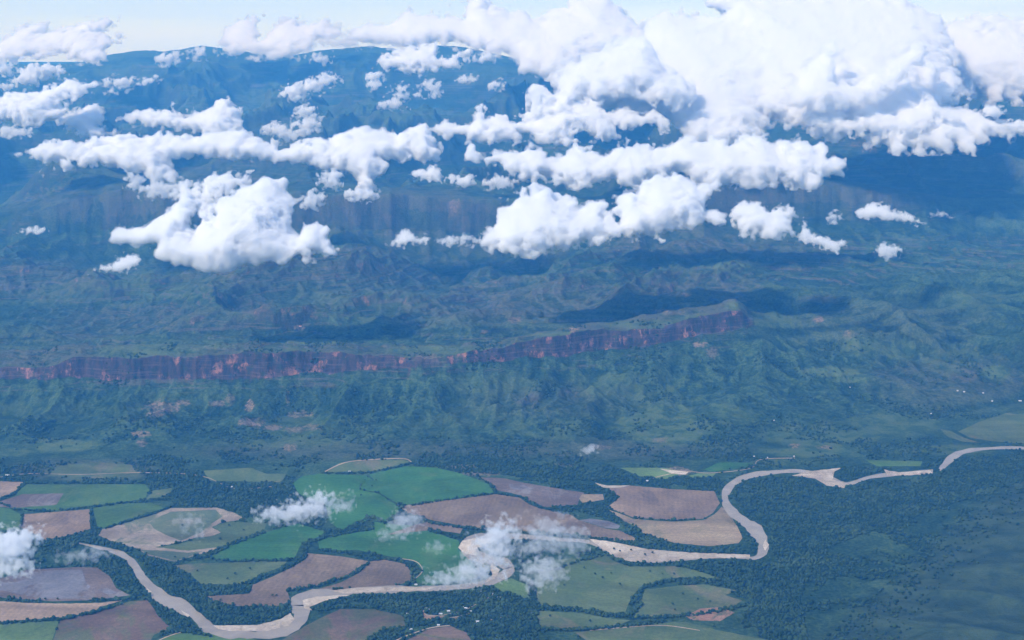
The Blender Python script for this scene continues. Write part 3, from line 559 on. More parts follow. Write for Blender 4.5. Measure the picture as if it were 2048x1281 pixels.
# the biggest in the picture become trees of their own
order = np.argsort(-py_ + np.where(hw, 0, 60) + np.where((px_ < 20) | (px_ > 1620) | (py_ > 1268), 400, 0))
own = order[:300]; rest = np.setdiff1d(np.arange(len(X_)), own)
def crowns_mesh(idx_):
    n = len(idx_); r = RNG.uniform(4.0, 9.5, n) * np.where(RNG.random(n) < .10, 1.45, 1)
    s3 = np.stack([r * RNG.uniform(.85, 1.2, n), r * RNG.uniform(.85, 1.2, n), r * RNG.uniform(.7, 1.0, n)], 1)
    V_ = i1v[None] * s3[:, None, :] * RNG.uniform(.72, 1.22, (n, len(i1v), 1))
    V_[:, :, 0] += X_[idx_][:, None]; V_[:, :, 1] += Y_[idx_][:, None]; V_[:, :, 2] += (z_[idx_] + s3[:, 2] * .75 + 1)[:, None]
    F_ = i1f[None] + (np.arange(n) * len(i1v))[:, None, None]
    return mesh_np("wood", V_.reshape(-1, 3), F_.reshape(-1, 3), 3)
me = crowns_mesh(rest); me.polygons.foreach_set("use_smooth", np.ones(len(me.polygons), bool))
tag(link("forest", me, M['leaf']), "dark green woodland and hedgerows between the fields and along the river", "woodland", kind='stuff')
# own trees
i2v, i2f = ico(2)
def crown_variant(k):
    rg = np.random.default_rng(100 + k); Vs, Fs, b = [], [], 0
    for q_ in range(9):
        a = q_ * 2.4; rr = 0 if q_ == 0 else rg.uniform(2.4, 4.2); c0 = np.array([math.cos(a) * rr, math.sin(a) * rr, rg.uniform(6.5, 10) if q_ else 10.5])
        v = i2v * rg.uniform(2.2, 3.6) * rg.uniform(.78, 1.25, (len(i2v), 1)) * np.array([1, 1, .8]) + c0
        Vs.append(v); Fs.append(i2f + b); b += len(v)
    me = mesh_np("crown", np.concatenate(Vs), np.concatenate(Fs), 3); me.materials.append(M['leaf']); return me
def trunk_mesh():
    bm = bmesh.new()
    def limb(p, q_, r0, r1):
        p, q_ = Vector(p), Vector(q_); d = q_ - p; m = bmesh.ops.create_cone(bm, cap_ends=True, segments=6, radius1=r0, radius2=r1, depth=d.length)
        rot = d.to_track_quat('Z', 'Y').to_matrix().to_4x4(); mid = (p + q_) / 2
        for v in m['verts']: v.co = rot @ v.co + mid
    limb((0, 0, -1), (0, 0, 6.5), .5, .3)
    for a in (0, 2.1, 4.2): limb((0, 0, 4.5), (math.cos(a) * 2.6, math.sin(a) * 2.6, 8), .25, .1)
    me = bpy.data.meshes.new("trunk"); bm.to_mesh(me); bm.free(); me.materials.append(M['bark']); return me
CR = [crown_variant(k) for k in range(6)]; TM = trunk_mesh()
def tree(x, y, z, s, k, label, group):
    r = bpy.data.objects.new("tree", None); sc.collection.objects.link(r); r.location = (x, y, z - .3); r.rotation_euler.z = random.uniform(0, 6.28); r.scale = (s, s, s * random.uniform(.85, 1.15))
    tag(r, label, "tree", group)
    for nm, me in (("trunk", TM), ("crown", CR[k])):
        o = bpy.data.objects.new(nm, me); sc.collection.objects.link(o); o.parent = r
ISO = [(1102,1160),(1128,1172),(1190,1150),(1205,1158),(1222,1148),(1168,1138),(1300,1145),(1325,1150),(1348,1150),(1240,1172),(1365,1190),(1395,1200),(1420,1205),(1345,1210),(380,1150),(395,1144),(470,1150),(500,1140),(455,1160),(365,1054),(458,1053),(487,1062),(440,1080),
 (545,1194),(553,1193),(441,1202),(722,992),(752,962),(744,974),(775,1000),(350,1116),(1228,1100),(1240,1104),(1262,1102),(1290,1112),(1305,1108),(91,1200),(115,1200),(80,1201),(858,1245),(848,1260),(1350,1222),(1100,1235),(1180,1245)]
for x, y in ISO:
    gx, gy = on_plain(x, y); tree(float(gx), float(gy), .3, random.uniform(.8, 1.15), random.randrange(6), "small dark tree standing by itself in the open ground of a field or sandbar", "lone trees in the open")
for q_ in own[:250]:
    tree(float(X_[q_]), float(Y_[q_]), float(z_[q_]), random.uniform(.95, 1.4), random.randrange(6), "leafy dark green tree at the near edge of the riverside woods and hedgerows", "trees of the near woods")

# ------------------------------------------------------------------ houses
def roof_mat(name, c1, c2):
    s = NT(name); m = s.done(s.mix(s.noise(s.pos(), .8, 3), c1, c2), .45, .4); return m
M['wall'] = roof_mat('limewash', (.62, .58, .50), (.72, .68, .62)); M['metal'] = roof_mat('sheet_roof', (.50, .53, .58), (.66, .69, .74)); M['tile'] = roof_mat('tile_roof', (.42, .19, .12), (.50, .26, .17)); M['dark'] = roof_mat('timber', (.07, .05, .04), (.10, .08, .06))
def box(bm, x0, x1, y0, y1, z0, z1):
    v = [bm.verts.new(p) for p in ((x0,y0,z0),(x1,y0,z0),(x1,y1,z0),(x0,y1,z0),(x0,y0,z1),(x1,y0,z1),(x1,y1,z1),(x0,y1,z1))]
    for f in ((3,2,1,0),(4,5,6,7),(0,1,5,4),(1,2,6,5),(2,3,7,6),(3,0,4,7)): bm.faces.new([v[i] for i in f])
def obj_bm(name, bm, mat, parent):
    me = bpy.data.meshes.new(name); bm.to_mesh(me); bm.free(); o = link(name, me, M[mat]); o.parent = parent; return o
def house(px, py, L, W, rot, label, roof='metal', flat=False):
    if px > 1450: L *= .5; W *= .62
    x, y, z = hit(px, py); r = bpy.data.objects.new("house", None); sc.collection.objects.link(r); r.location = (x, y, z + 1.0); r.rotation_euler.z = R(rot)
    tag(r, label, "house", "houses scattered over the valley"); h = 3.6
    bm = bmesh.new(); v = []
    for sx in (-L/2, L/2): v += [bm.verts.new(p) for p in ((sx,-W/2,-3),(sx,W/2,-3),(sx,W/2,h),(sx,0,h+W*.22),(sx,-W/2,h))]
    for f in ((0,5,9,4),(1,2,7,6),(4,3,2,1,0),(5,6,7,8,9),(0,1,6,5)): bm.faces.new([v[i] for i in f])
    obj_bm("wall", bm, 'wall', r)
    bm = bmesh.new(); e = .9; t = .25; hr = h + W * .22
    for s in (-1, 1):
        a = [(-L/2-e, s*(W/2+e), h-.4+.1),(L/2+e, s*(W/2+e), h-.4+.1),(L/2+e, 0, hr+.12),(-L/2-e, 0, hr+.12)]
        lo = [bm.verts.new(p) for p in a]; up = [bm.verts.new((p[0], p[1], p[2]+t)) for p in a]
        for f in ((lo[0],lo[1],lo[2],lo[3]),(up[3],up[2],up[1],up[0])): bm.faces.new(f)
        for i in range(4): bm.faces.new((lo[i], lo[(i+1)%4], up[(i+1)%4], up[i]))
    bmesh.ops.recalc_face_normals(bm, faces=bm.faces); obj_bm("roof", bm, roof, r)
    bm = bmesh.new(); box(bm, -.6, .6, -W/2-.08, -W/2+.1, 0, 2.2); obj_bm("door", bm, 'dark', r)
    for wx_ in (-L*.3, L*.3):
        bm = bmesh.new(); box(bm, wx_-.6, wx_+.6, -W/2-.08, -W/2+.1, 1, 2.1); obj_bm("window", bm, 'dark', r)
HOUSES = [(855,1220,26,12,-5,"long pale-roofed house at the top of the orange village track"),(840,1223,16,10,8,"white-roofed house left of the long pale-roofed one by the orange track"),
 (808,1230,14,9,0,"small grey-roofed house at the corner of the maroon field"),(815,1229,8,7,0,"tiny white-roofed hut against the small grey-roofed house by the maroon field"),(897,1224,14,10,10,"whitish-roofed house alone north of the village track"),
 (881,1230,18,9,-3,"grey-roofed house above the straight end of the orange track"),(927,1216,12,9,20,"uppermost white-roofed house of the close pair above the village's eastern end"),(932,1219,14,10,-15,"lower white-roofed house of the close pair above the village's eastern end"),
 (941,1225,19,13,5,"bright blue-white-roofed house below the close pair of white roofs"),(957,1245,26,12,0,"bright white long-roofed house alone in the wood south-east of the village"),(821,1261,16,10,25,"bright white-roofed house beside the pale lane above the bottom field"),
 (983,1189,18,10,-20,"grey-roofed house in the trees nearest the river bend"),(997,1197,18,9,-15,"pale-roofed house just below the grey-roofed one near the river bend"),(832,1171,14,8,0,"small white-roofed shed beside the river bank below the green crop"),(877,1252,12,8,0,"faint grey-roofed hut at the upper edge of the bottom grey-brown field"),
 (1295,963,17,12,0,"white-roofed house below the small lime pasture beside the upper wood"),(15,952,24,12,0,"white long-roofed house at the far left above the tan field"),(462,975,20,12,0,"blue-white-roofed house in the wood left of the cloud over the green field"),(699,945,14,9,0,"small white-roofed house inside the oval pasture beneath the slope"),
 (1508,914,18,12,0,"white-roofed house above the small vivid green field"),(1588,914,20,12,0,"white-roofed house beside bare pinkish ground above the far river bank"),(1535,917,14,10,0,"pale-roofed cottage between two white houses above the river"),(1862,829,20,13,0,"white-roofed house on the low pastures at far right"),(1931,828,18,12,0,"white-roofed cottage east of the other house on the low pastures"),
 (1915,784,22,14,0,"blue-white-roofed house at the west end of the hamlet on the right slope"),(1928,786,26,14,0,"long blue-white-roofed house in the middle of the hamlet on the right slope"),(1966,788,22,14,0,"blue-roofed house at the east end of the hamlet on the right slope"),(1984,804,24,14,0,"blue-white-roofed house below the hamlet toward the photo's right edge"),(2040,803,40,20,0,"large bright blue-white roof beside orange ground at the right edge of the photo"),
 (1700,776,14,10,0,"lone pale-roofed cottage high on the right-hand spurs"),(1548,842,16,10,0,"lone greyish-roofed cottage on the slope left of the right-hand spurs"),(600,654,26,16,0,"orange-roofed farmhouse in the valley behind the red escarpment")]
for h_ in HOUSES: house(*h_, roof='tile' if 'orange-roofed' in h_[5] else 'metal')

# ------------------------------------------------------------------ clouds: real bodies of vapour at their own distance
def band(n, f0, f1, seed):
    rg = np.random.default_rng(seed); a = np.fft.rfftn(rg.standard_normal((n, n, n)).astype(np.float32))
    k = np.fft.fftfreq(n) * n; kz = np.fft.rfftfreq(n) * n; kr = np.sqrt(k[:, None, None]**2 + k[None, :, None]**2 + kz[None, None]**2)
    a *= np.exp(-((np.log2(np.maximum(kr, .5)) - math.log2((f0 + f1) / 2)) / .35) ** 2); b = np.fft.irfftn(a, s=(n, n, n)); return (b / b.std()).astype(np.float32)
NB = 128
BIL = 0; tot = 0
for i, (k0, amp_) in enumerate(((3.2, 1.0), (6.8, .62), (14, .40), (28, .25), (50, .13))):
    BIL = BIL + amp_ * np.abs(band(NB, k0, k0, 40 + i)); tot += amp_ * .8
BIL = (BIL / tot - 1).astype(np.float32)             # rounded heaps parted by creases
WSP = 0
for i, (k0, amp_) in enumerate(((3, 1.0), (6, .6), (12, .42), (24, .28), (46, .18))): WSP = WSP + amp_ * band(NB, k0, k0, 70 + i)
WSP = (WSP / WSP.std()).astype(np.float32)
def samp(T3, x, y, z):
    x = x % NB; y = y % NB; z = z % NB; xi = x.astype(int); yi = y.astype(int); zi = z.astype(int); a = x - xi; b = y - yi; c_ = z - zi
    x1 = (xi + 1) % NB; y1 = (yi + 1) % NB; z1 = (zi + 1) % NB; xi %= NB; yi %= NB; zi %= NB
    l = lambda p, q_, t: p + (q_ - p) * t
    return l(l(l(T3[xi, yi, zi], T3[x1, yi, zi], a), l(T3[xi, y1, zi], T3[x1, y1, zi], a), b), l(l(T3[xi, yi, z1], T3[x1, yi, z1], a), l(T3[xi, y1, z1], T3[x1, y1, z1], a), b), c_)
def surface_net(Fd):
    """isosurface of Fd > 0 on a lattice: vertices (lattice units) and quads"""
    ins = Fd > 0; nx, ny, nz = Fd.shape
    c8 = [ins[i:nx-1+i, j:ny-1+j, k:nz-1+k] for i in (0, 1) for j in (0, 1) for k in (0, 1)]
    s8 = sum(q_.astype(np.int8) for q_ in c8); act = (s8 > 0) & (s8 < 8); ci = np.argwhere(act)
    if len(ci) == 0: return None
    acc = np.zeros((len(ci), 3)); cnt = np.zeros(len(ci))
    for a in ((0,0,0),(1,0,0),(0,1,0),(0,0,1),(1,1,0),(1,0,1),(0,1,1)):
        for ax in range(3):
            if a[ax]: continue
            b = list(a); b[ax] = 1; fa = Fd[tuple((ci + a).T)]; fb = Fd[tuple((ci + b).T)]; cr_ = (fa > 0) != (fb > 0)
            t = np.where(cr_, fa / np.where(cr_, fa - fb, 1), 0); p = np.array(a, float)[None].repeat(len(ci), 0); p[:, ax] += t; acc[cr_] += p[cr_]; cnt[cr_] += 1
    # the three edges that end at the far corner are counted as well
    vid = -np.ones(act.shape, np.int64); vid[tuple(ci.T)] = np.arange(len(ci)); Vv = ci + acc / np.maximum(cnt, 1)[:, None]
    Q = []
    for ax in range(3):
        o1, o2 = [q_ for q_ in range(3) if q_ != ax]
        sl0 = [slice(1, -1)] * 3; sl1 = [slice(1, -1)] * 3; sl0[ax] = slice(0, -1); sl1[ax] = slice(1, None)
        A0 = ins[tuple(sl0)]; A1 = ins[tuple(sl1)]; e = np.argwhere(A0 != A1)
        if not len(e): continue
        up = A0[tuple(e.T)]; base = e + 1; base[:, ax] -= 1
        d1 = np.zeros(3, int); d1[o1] = 1; d2 = np.zeros(3, int); d2[o2] = 1
        qd = np.stack([vid[tuple((base - d1 - d2).T)], vid[tuple((base - d2).T)], vid[tuple(base.T)], vid[tuple((base - d1).T)]], 1)
        flip = up if ax == 1 else ~up
        qd[flip] = qd[flip][:, ::-1]; Q.append(qd)
    return Vv, np.concatenate(Q)
VM = {}
def vapour(dens):
    k = round(dens, 5)
    if k not in VM:
        m = bpy.data.materials.new("cloud_vapour"); m.use_nodes = True; t = m.node_tree; t.nodes.clear()
        o = t.nodes.new("ShaderNodeOutputMaterial"); v = t.nodes.new("ShaderNodeVolumePrincipled"); v.inputs['Density Attribute'].default_value = ""
        v.inputs['Color'].default_value = (.972, .980, .990, 1); v.inputs['Density'].default_value = dens; v.inputs['Anisotropy'].default_value = 0.0
        t.links.new(v.outputs[0], o.inputs['Volume']); VM[k] = m
    return VM[k]
def cloud(label, Y, E, dens=.022, rough=.55, wisp=0.0, res=1.3, depth=1.0, lean=1.3, group=None, seed=None):
    """E: puffs (photo x, y, half-width, half-height) of a cloud Y metres ahead"""
    poly = len(E[0]) == 2
    if poly:
        PL = np.array(E, float); E = [((PL[:, 0].max() + PL[:, 0].min()) / 2, (PL[:, 1].max() + PL[:, 1].min()) / 2, np.ptp(PL[:, 0]) / 2, np.ptp(PL[:, 1]) / 2)]
    E = np.array(E, float); cxp = E[:, 0].mean(); cyp = E[:, 1].mean(); ox, oy, oz = [float(q_) for q_ in at_y(cxp, cyp, Y)]
    ps = Y / cp_ / F                                           # metres per photo pixel there
    rg = np.random.default_rng(int(abs(cxp) * 7 + cyp) if seed is None else seed)
    lean_ = 0 if poly else lean
    C = np.stack([(E[:, 0] - cxp) * ps, rg.uniform(-.3, .3, len(E)) * E[:, 3] * ps - (E[:, 1] - cyp) * ps * lean_, -(E[:, 1] - cyp) * ps], 1)
    rd = np.minimum(E[:, 2], E[:, 3] * 2.2); Rr = np.stack([E[:, 2], rd * depth, E[:, 3]], 1) * ps
    if poly:
        dd = min(E[0, 3], 120) * depth * 1.45; Rr = np.array([[E[0, 2], dd + E[0, 3] * lean, E[0, 3]]]) * ps
    m = (6 if poly else E[:, 2:4].max() * .18 + 6) * ps; lo = (C - Rr).min(0) - m; hi_ = (C + Rr).max(0) + m
    h = res * 2 * ps * (1.0 if Rr[:, 0].max() < 260 * ps else 1.25)
    ax = [np.arange(lo[i], hi_[i] + h, h) for i in range(3)]
    G = np.meshgrid(*ax, indexing='ij'); Fd = np.full(G[0].shape, -9.0, np.float32)
    if poly:
        gx = cxp + ax[0] / ps; gz = cyp - ax[2] / ps; QX, QZ = np.meshgrid(gx, gz, indexing='ij')
        d2 = dist_line(QX, QZ, np.vstack([PL, PL[:1]])); d2 = np.where(in_poly(QX, QZ, PL), d2, -d2); Rc = max(d2.max(), 6) * depth
        yy = (G[1] - G[2] * lean) / ps
        Fd = ((d2[:, None, :] - .8 - yy ** 2 / (2 * Rc)) / 12).astype(np.float32)
        szp = min(max(Rc / depth, 8), 45)
    for c0, r0 in (() if poly else zip(C, Rr)):
        d = np.sqrt(((G[0] - c0[0]) / r0[0])**2 + ((G[1] - c0[1]) / r0[1])**2 + ((G[2] - c0[2]) / r0[2])**2); rr = r0.min() * .5 + r0.mean() * .5
        v = (1 - d) * min(rr, 60 * ps) / (22 * ps)
        # smooth union
        a_, b_ = np.maximum(Fd, v), np.minimum(Fd, v); Fd = a_ + .25 * np.exp(-np.clip((a_ - b_) * 3, 0, 30))
    sz = szp if poly else np.median(E[:, 3]); lat = NB / (max(sz, 14) * 5.2 * ps); off = rg.uniform(0, NB, 3)
    c3 = [(G[i] * lat + off[i]).astype(np.float32) for i in range(3)]
    k = max(min(sz / 22, 1.5), .45)
    nb = samp(BIL, *c3)
    tear = .55 + .45 * samp(WSP, c3[0] * .35 + 3, c3[1] * .35, c3[2] * .35 + 90) if len(E) else 0
    if poly:
        k = min(k, 1.0)
        Fd += (rough * .75 * k * (nb * 1.2 + .5 * samp(BIL, c3[0] * .42 + 50, c3[1] * .42, c3[2] * .42 + 11)))
        Fd += rough * k * .95 * samp(BIL, c3[0] * 2.1 + 60, c3[1] * 2.1, c3[2] * 2.1 + 21)
        Fd += np.clip(tear, .15, 1.3) * .62 * k * samp(WSP, c3[0] * 1.9 + 5, c3[1] * 1.9, c3[2] * 1.9) - .06
    else:
        Fd += rough * k * (nb * 1.25 + .8 * samp(BIL, c3[0] * .42 + 50, c3[1] * .42, c3[2] * .42 + 11))
        Fd += .50 * k * samp(WSP, c3[0] * 1.7 + 5, c3[1] * 1.7, c3[2] * 1.7); Fd -= .12
    if wisp > 0: Fd += wisp * k * samp(WSP, c3[0] * .9 + 31, c3[1] * .9, c3[2] * 1.1 + 7) * (.6 if poly else .8) - wisp * .05
    Fd[0] = Fd[-1] = -3; Fd[:, 0] = Fd[:, -1] = -3; Fd[:, :, 0] = Fd[:, :, -1] = -3
    o = None; nq = 0
    for nm_, iso, kd in (("cloud", .0, .32), ("inner_vapour", .20, .60), ("dense_heart", .48, 1.1)):
        r = surface_net(Fd - iso * min(k, 1))
        if r is None: break
        Vv, Qq = r; Vv = np.stack([np.interp(Vv[:, i], np.arange(len(ax[i])), ax[i]) for i in range(3)], 1)
        me = mesh_np(nm_, Vv, Qq, 4); nq += len(Qq)
        if o is None: o = link(nm_, me, vapour(dens * kd)); o.location = (ox, oy, oz)
        else: link(nm_, me, vapour(dens * kd), o)
    tag(o, label, "cloud", group); return nq

def alt_y(py, alt=1300):
    dx, dy, dz = ray(1024, py); return float(dy * (alt - CAM_H) / dz)
G1 = "cumulus clouds over the mountains"; G2 = "thin low cloud scraps over the river plain"; G3 = "cloud banks on the skyline"
B, S_, W_ = .030, .024, .010
def z7(*p): return [(x * .3418, 200 + y * .3418) for x, y in zip(p[::2], p[1::2])]
def z8(*p): return [(680 + x * .3418, 200 + y * .3418) for x, y in zip(p[::2], p[1::2])]
def z4(*p): return [(1348 + x * .3418, 200 + y * .3418) for x, y in zip(p[::2], p[1::2])]
def z1(*p): return [(x * .3418, y * .3418) for x, y in zip(p[::2], p[1::2])]
def z2(*p): return [(680 + x * .3418, y * .3418) for x, y in zip(p[::2], p[1::2])]
def z3(*p): return [(1348 + x * .3418, y * .3418) for x, y in zip(p[::2], p[1::2])]
OUT = {
 'big bright': z7(665,770,700,735,780,745,860,735,900,690,960,680,990,610,1050,575,1110,600,1190,630,1195,680,1110,690,1100,730,1160,745,1210,690,1230,620,1330,560,1420,520,1500,475,1540,475,1610,505,1640,550,1700,590,1760,600,1700,640,1730,660,1670,690,1690,730,1750,770,1790,720,1850,705,1910,750,1930,810,1975,865,1880,865,1740,885,1620,910,1500,920,1400,960,1290,962,1180,935,1080,920,960,875,950,825,830,830,760,820,690,810),
 'ragged white cloud just behind': z7(1000,560,1010,520,1080,490,1150,500,1190,480,1230,435,1300,450,1370,440,1450,450,1440,500,1380,520,1300,570,1220,620,1170,610,1130,590,1060,580),
 'long flat': z7(110,320,190,290,240,260,330,265,430,255,520,250,600,230,640,245,690,210,800,215,900,200,950,210,1000,215,1070,215,1120,230,1200,190,1300,200,1400,180,1440,215,1500,230,1560,250,1600,285,1700,275,1800,250,1920,220,1990,190) + z8(0,190,120,165,230,190,300,205,400,165,470,150,510,190,530,260,560,300,540,355,470,345,370,335,280,345,240,380,220,440,190,495,100,495,90,440,20,405) + z7(2000,405,1900,390,1750,360,1600,350,1480,350,1300,340,1200,325,1100,325,1010,335,1030,390,1080,430,1030,450,980,475,900,445,880,410,780,410,700,390,600,380,520,380,430,365,350,355,270,350,190,325),
 'wedge': z7(690,120,740,85,800,65,900,65,1000,60,1060,90,1130,80,1200,60,1240,20,1300,-8,1330,20,1380,60,1400,110,1420,180,1380,220,1280,215,1200,190,1100,165,950,160,850,132,760,128),
 'long ragged': z8(752,290,790,280,830,310,850,330,900,325,930,300,1000,290,1060,300,1130,285,1200,290,1240,330,1310,320,1370,300,1440,290,1500,315,1570,310,1640,270,1720,275,1800,270,1870,280,1950,260,2010,230) + z4(0,260,60,235,140,240,190,260,270,225,330,240,400,245,470,215,540,235,600,270,630,240,700,240,780,265,820,290,860,265,890,300,880,330,960,340,960,380,940,435,860,440,820,460,760,500,680,500,600,490,520,480,440,500,340,495,250,480,200,500,120,470,60,435) + z8(1950,430,1900,450,1800,480,1700,495,1600,470,1500,470,1400,498,1350,500,1300,460,1200,440,1100,460,1040,455,1000,410,960,378,860,362,752,365),
 'large twin': z8(820,810,840,760,890,730,950,640,1010,610,1060,570,1140,545,1210,530,1260,560,1320,590,1380,580,1385,630,1430,625,1480,585,1540,600,1560,650,1620,690,1600,640,1610,580,1680,540,1740,550,1800,500,1860,455,1940,470) + z4(50,460,110,480,160,510,260,510,270,540,220,580,190,620,190,650,260,655,300,690,290,735,230,730,170,712,90,742,0,742) + z8(1900,762,1800,782,1680,780,1560,798,1450,805,1360,825,1260,835,1210,868,1140,880,1060,872,960,862,920,835,860,848),
 'round ragged cloud': z4(345,680,370,620,440,595,510,600,560,640,620,640,690,612,725,640,690,690,680,730,710,790,650,775,600,790,520,795,460,775,390,782,360,730),
 'torn trailing': z4(700,820,740,780,780,715,810,770,870,790,920,815,980,812,1012,840,960,862,940,892,870,865,800,842),
 'small low-domed': z4(1045,660,1080,635,1130,620,1170,598,1250,620,1300,655,1370,658,1410,688,1465,718,1400,722,1320,702,1200,694,1110,694,1060,684),
 'long lumpy': z2(530,755,580,730,630,705,700,720,760,720,800,690,820,655,860,690,940,670,1000,700,1060,700,1130,680,1190,650,1130,610,1110,550,1150,530,1210,525,1260,580,1290,550,1340,512,1370,560,1360,590,1420,590,1490,600,1530,640,1620,660,1590,700,1615,780,1560,812,1470,805,1420,755,1360,780,1410,790,1400,832,1330,832,1240,837,1180,827,1100,780,1060,760,1080,800,1030,820,990,790,930,825,880,822,750,822,740,780,700,780,640,805,590,780),
 'broad white cloud bank': z1(-90,600,0,580,70,530,140,540,200,530,300,495,400,478,480,490,570,490,540,520,470,530,440,560,360,560,340,620,400,640,330,700,280,722,180,724,100,705,0,705,-90,700),
 'white cloud with a trailing': z1(340,690,400,650,440,640,520,625,580,650,610,700,580,720,640,770,700,748,722,770,650,802,570,797,500,772,420,762,380,732),
 'huge white': z2(1285,420,1400,340,1500,330,1600,270,1700,230,1830,200,1830,150,1900,110,1990,70) + z3(0,65,80,90,200,100,280,90,360,110,400,90,310,40,340,-60,1550,-60,1580,20,1650,70,1700,100,1690,150,1650,300,1560,420,1550,500,1440,560,1340,580,1520,600,1580,640,1680,680,1650,710,1560,700,1440,730,1400,770,1280,788,1200,772,1000,772,860,755,900,690,830,660,780,700,720,740,600,700,540,660,420,650,340,700,310,755,210,745,150,755,0,760) + z2(1930,765,1920,700,1840,640,1700,630,1600,592,1480,590,1400,560,1370,500,1290,520,1275,470),
 'lowest white ledge': z3(770,700,830,690,880,680,930,640,1000,690,1050,680,1100,640,1150,600,1200,640,1280,660,1350,640,1440,620,1480,560,1540,600,1590,640,1680,680,1650,712,1560,702,1500,720,1440,735,1400,772,1280,790,1200,774,1100,770,1000,776,920,765,850,752),
 'diagonal white ridge': z3(640,520,740,470,790,400,860,350,920,280,960,250,1010,265,1010,330,960,400,960,460,1080,465,1180,410,1260,370,1350,320,1450,260,1520,270,1500,350,1380,420,1300,500,1150,580,980,620,800,640,640,620),
 'swelling white heaps': z2(1110,550,1150,530,1210,525,1260,570,1290,520,1275,470,1290,420,1400,370,1500,340,1600,290,1700,250,1800,220,1850,300,1900,400,2000,450,2048,500,2048,600,1900,620,1750,560,1600,570,1480,570,1400,560,1340,590,1360,640,1250,680,1130,650),
 'small puffs along': z2(1440,640,1500,620,1620,655,1700,640,1780,660,1850,640,1920,700,1930,765,1860,770,1830,720,1760,740,1650,770,1600,740,1500,700),
 'pale cloud bank reaching': z3(1500,330,1690,140,1780,125,1900,105,1980,95,2048,130,2250,110,2250,560,1940,582,1740,577,1700,540,1550,505),
 'towering': z2(20,250,100,190,180,125,230,150,330,130,400,65,480,90,540,100,640,92,720,110,750,50,720,-50,870,-50,890,40,960,80,1060,62,1130,110,1180,120,1210,45,1320,40,1350,-50,1590,-50,1620,40,1700,110,1740,160,1830,170,1800,300,1500,350,1290,425,1200,435,1140,400,1070,415,1000,330,940,312,800,300,720,262,580,252,500,285,390,285,250,258,140,248),
 'white cloud lying across': z2(232,360,260,320,340,308,390,270,480,270,560,258,580,330,640,350,700,310,790,278,760,320,670,360,690,392,600,402,540,412,420,424,320,402,270,382),
 'pale lumpy': z1(-90,250,0,250,50,190,120,148,200,150,240,190,300,168,370,158,400,130,500,118,590,102,600,150,540,170,600,200,690,208,700,250,650,290,690,342,560,362,460,342,440,312,300,322,200,352,80,362,-90,350),
 'faint pale': z1(1280,160,1390,112,1480,118,1500,170,1530,220,1600,130,1660,108,1760,140,1870,98,1900,140,1990,170,1960,230,1830,282,1740,322,1620,342,1560,322,1480,302,1420,312,1340,282),
 'small peaked': z8(270,835,330,800,370,750,420,775,460,800,490,785,530,800,535,835,480,842,420,842,370,855,300,852),
 'small slanted cloud below left': z7(530,1015,560,975,640,965,700,915,740,905,790,910,828,930,820,960,770,995,700,1005,640,1000,580,1000),
 'small cloud under the right': z8(400,440,440,405,500,405,540,378,580,395,600,440,600,485,560,475,480,465),
}
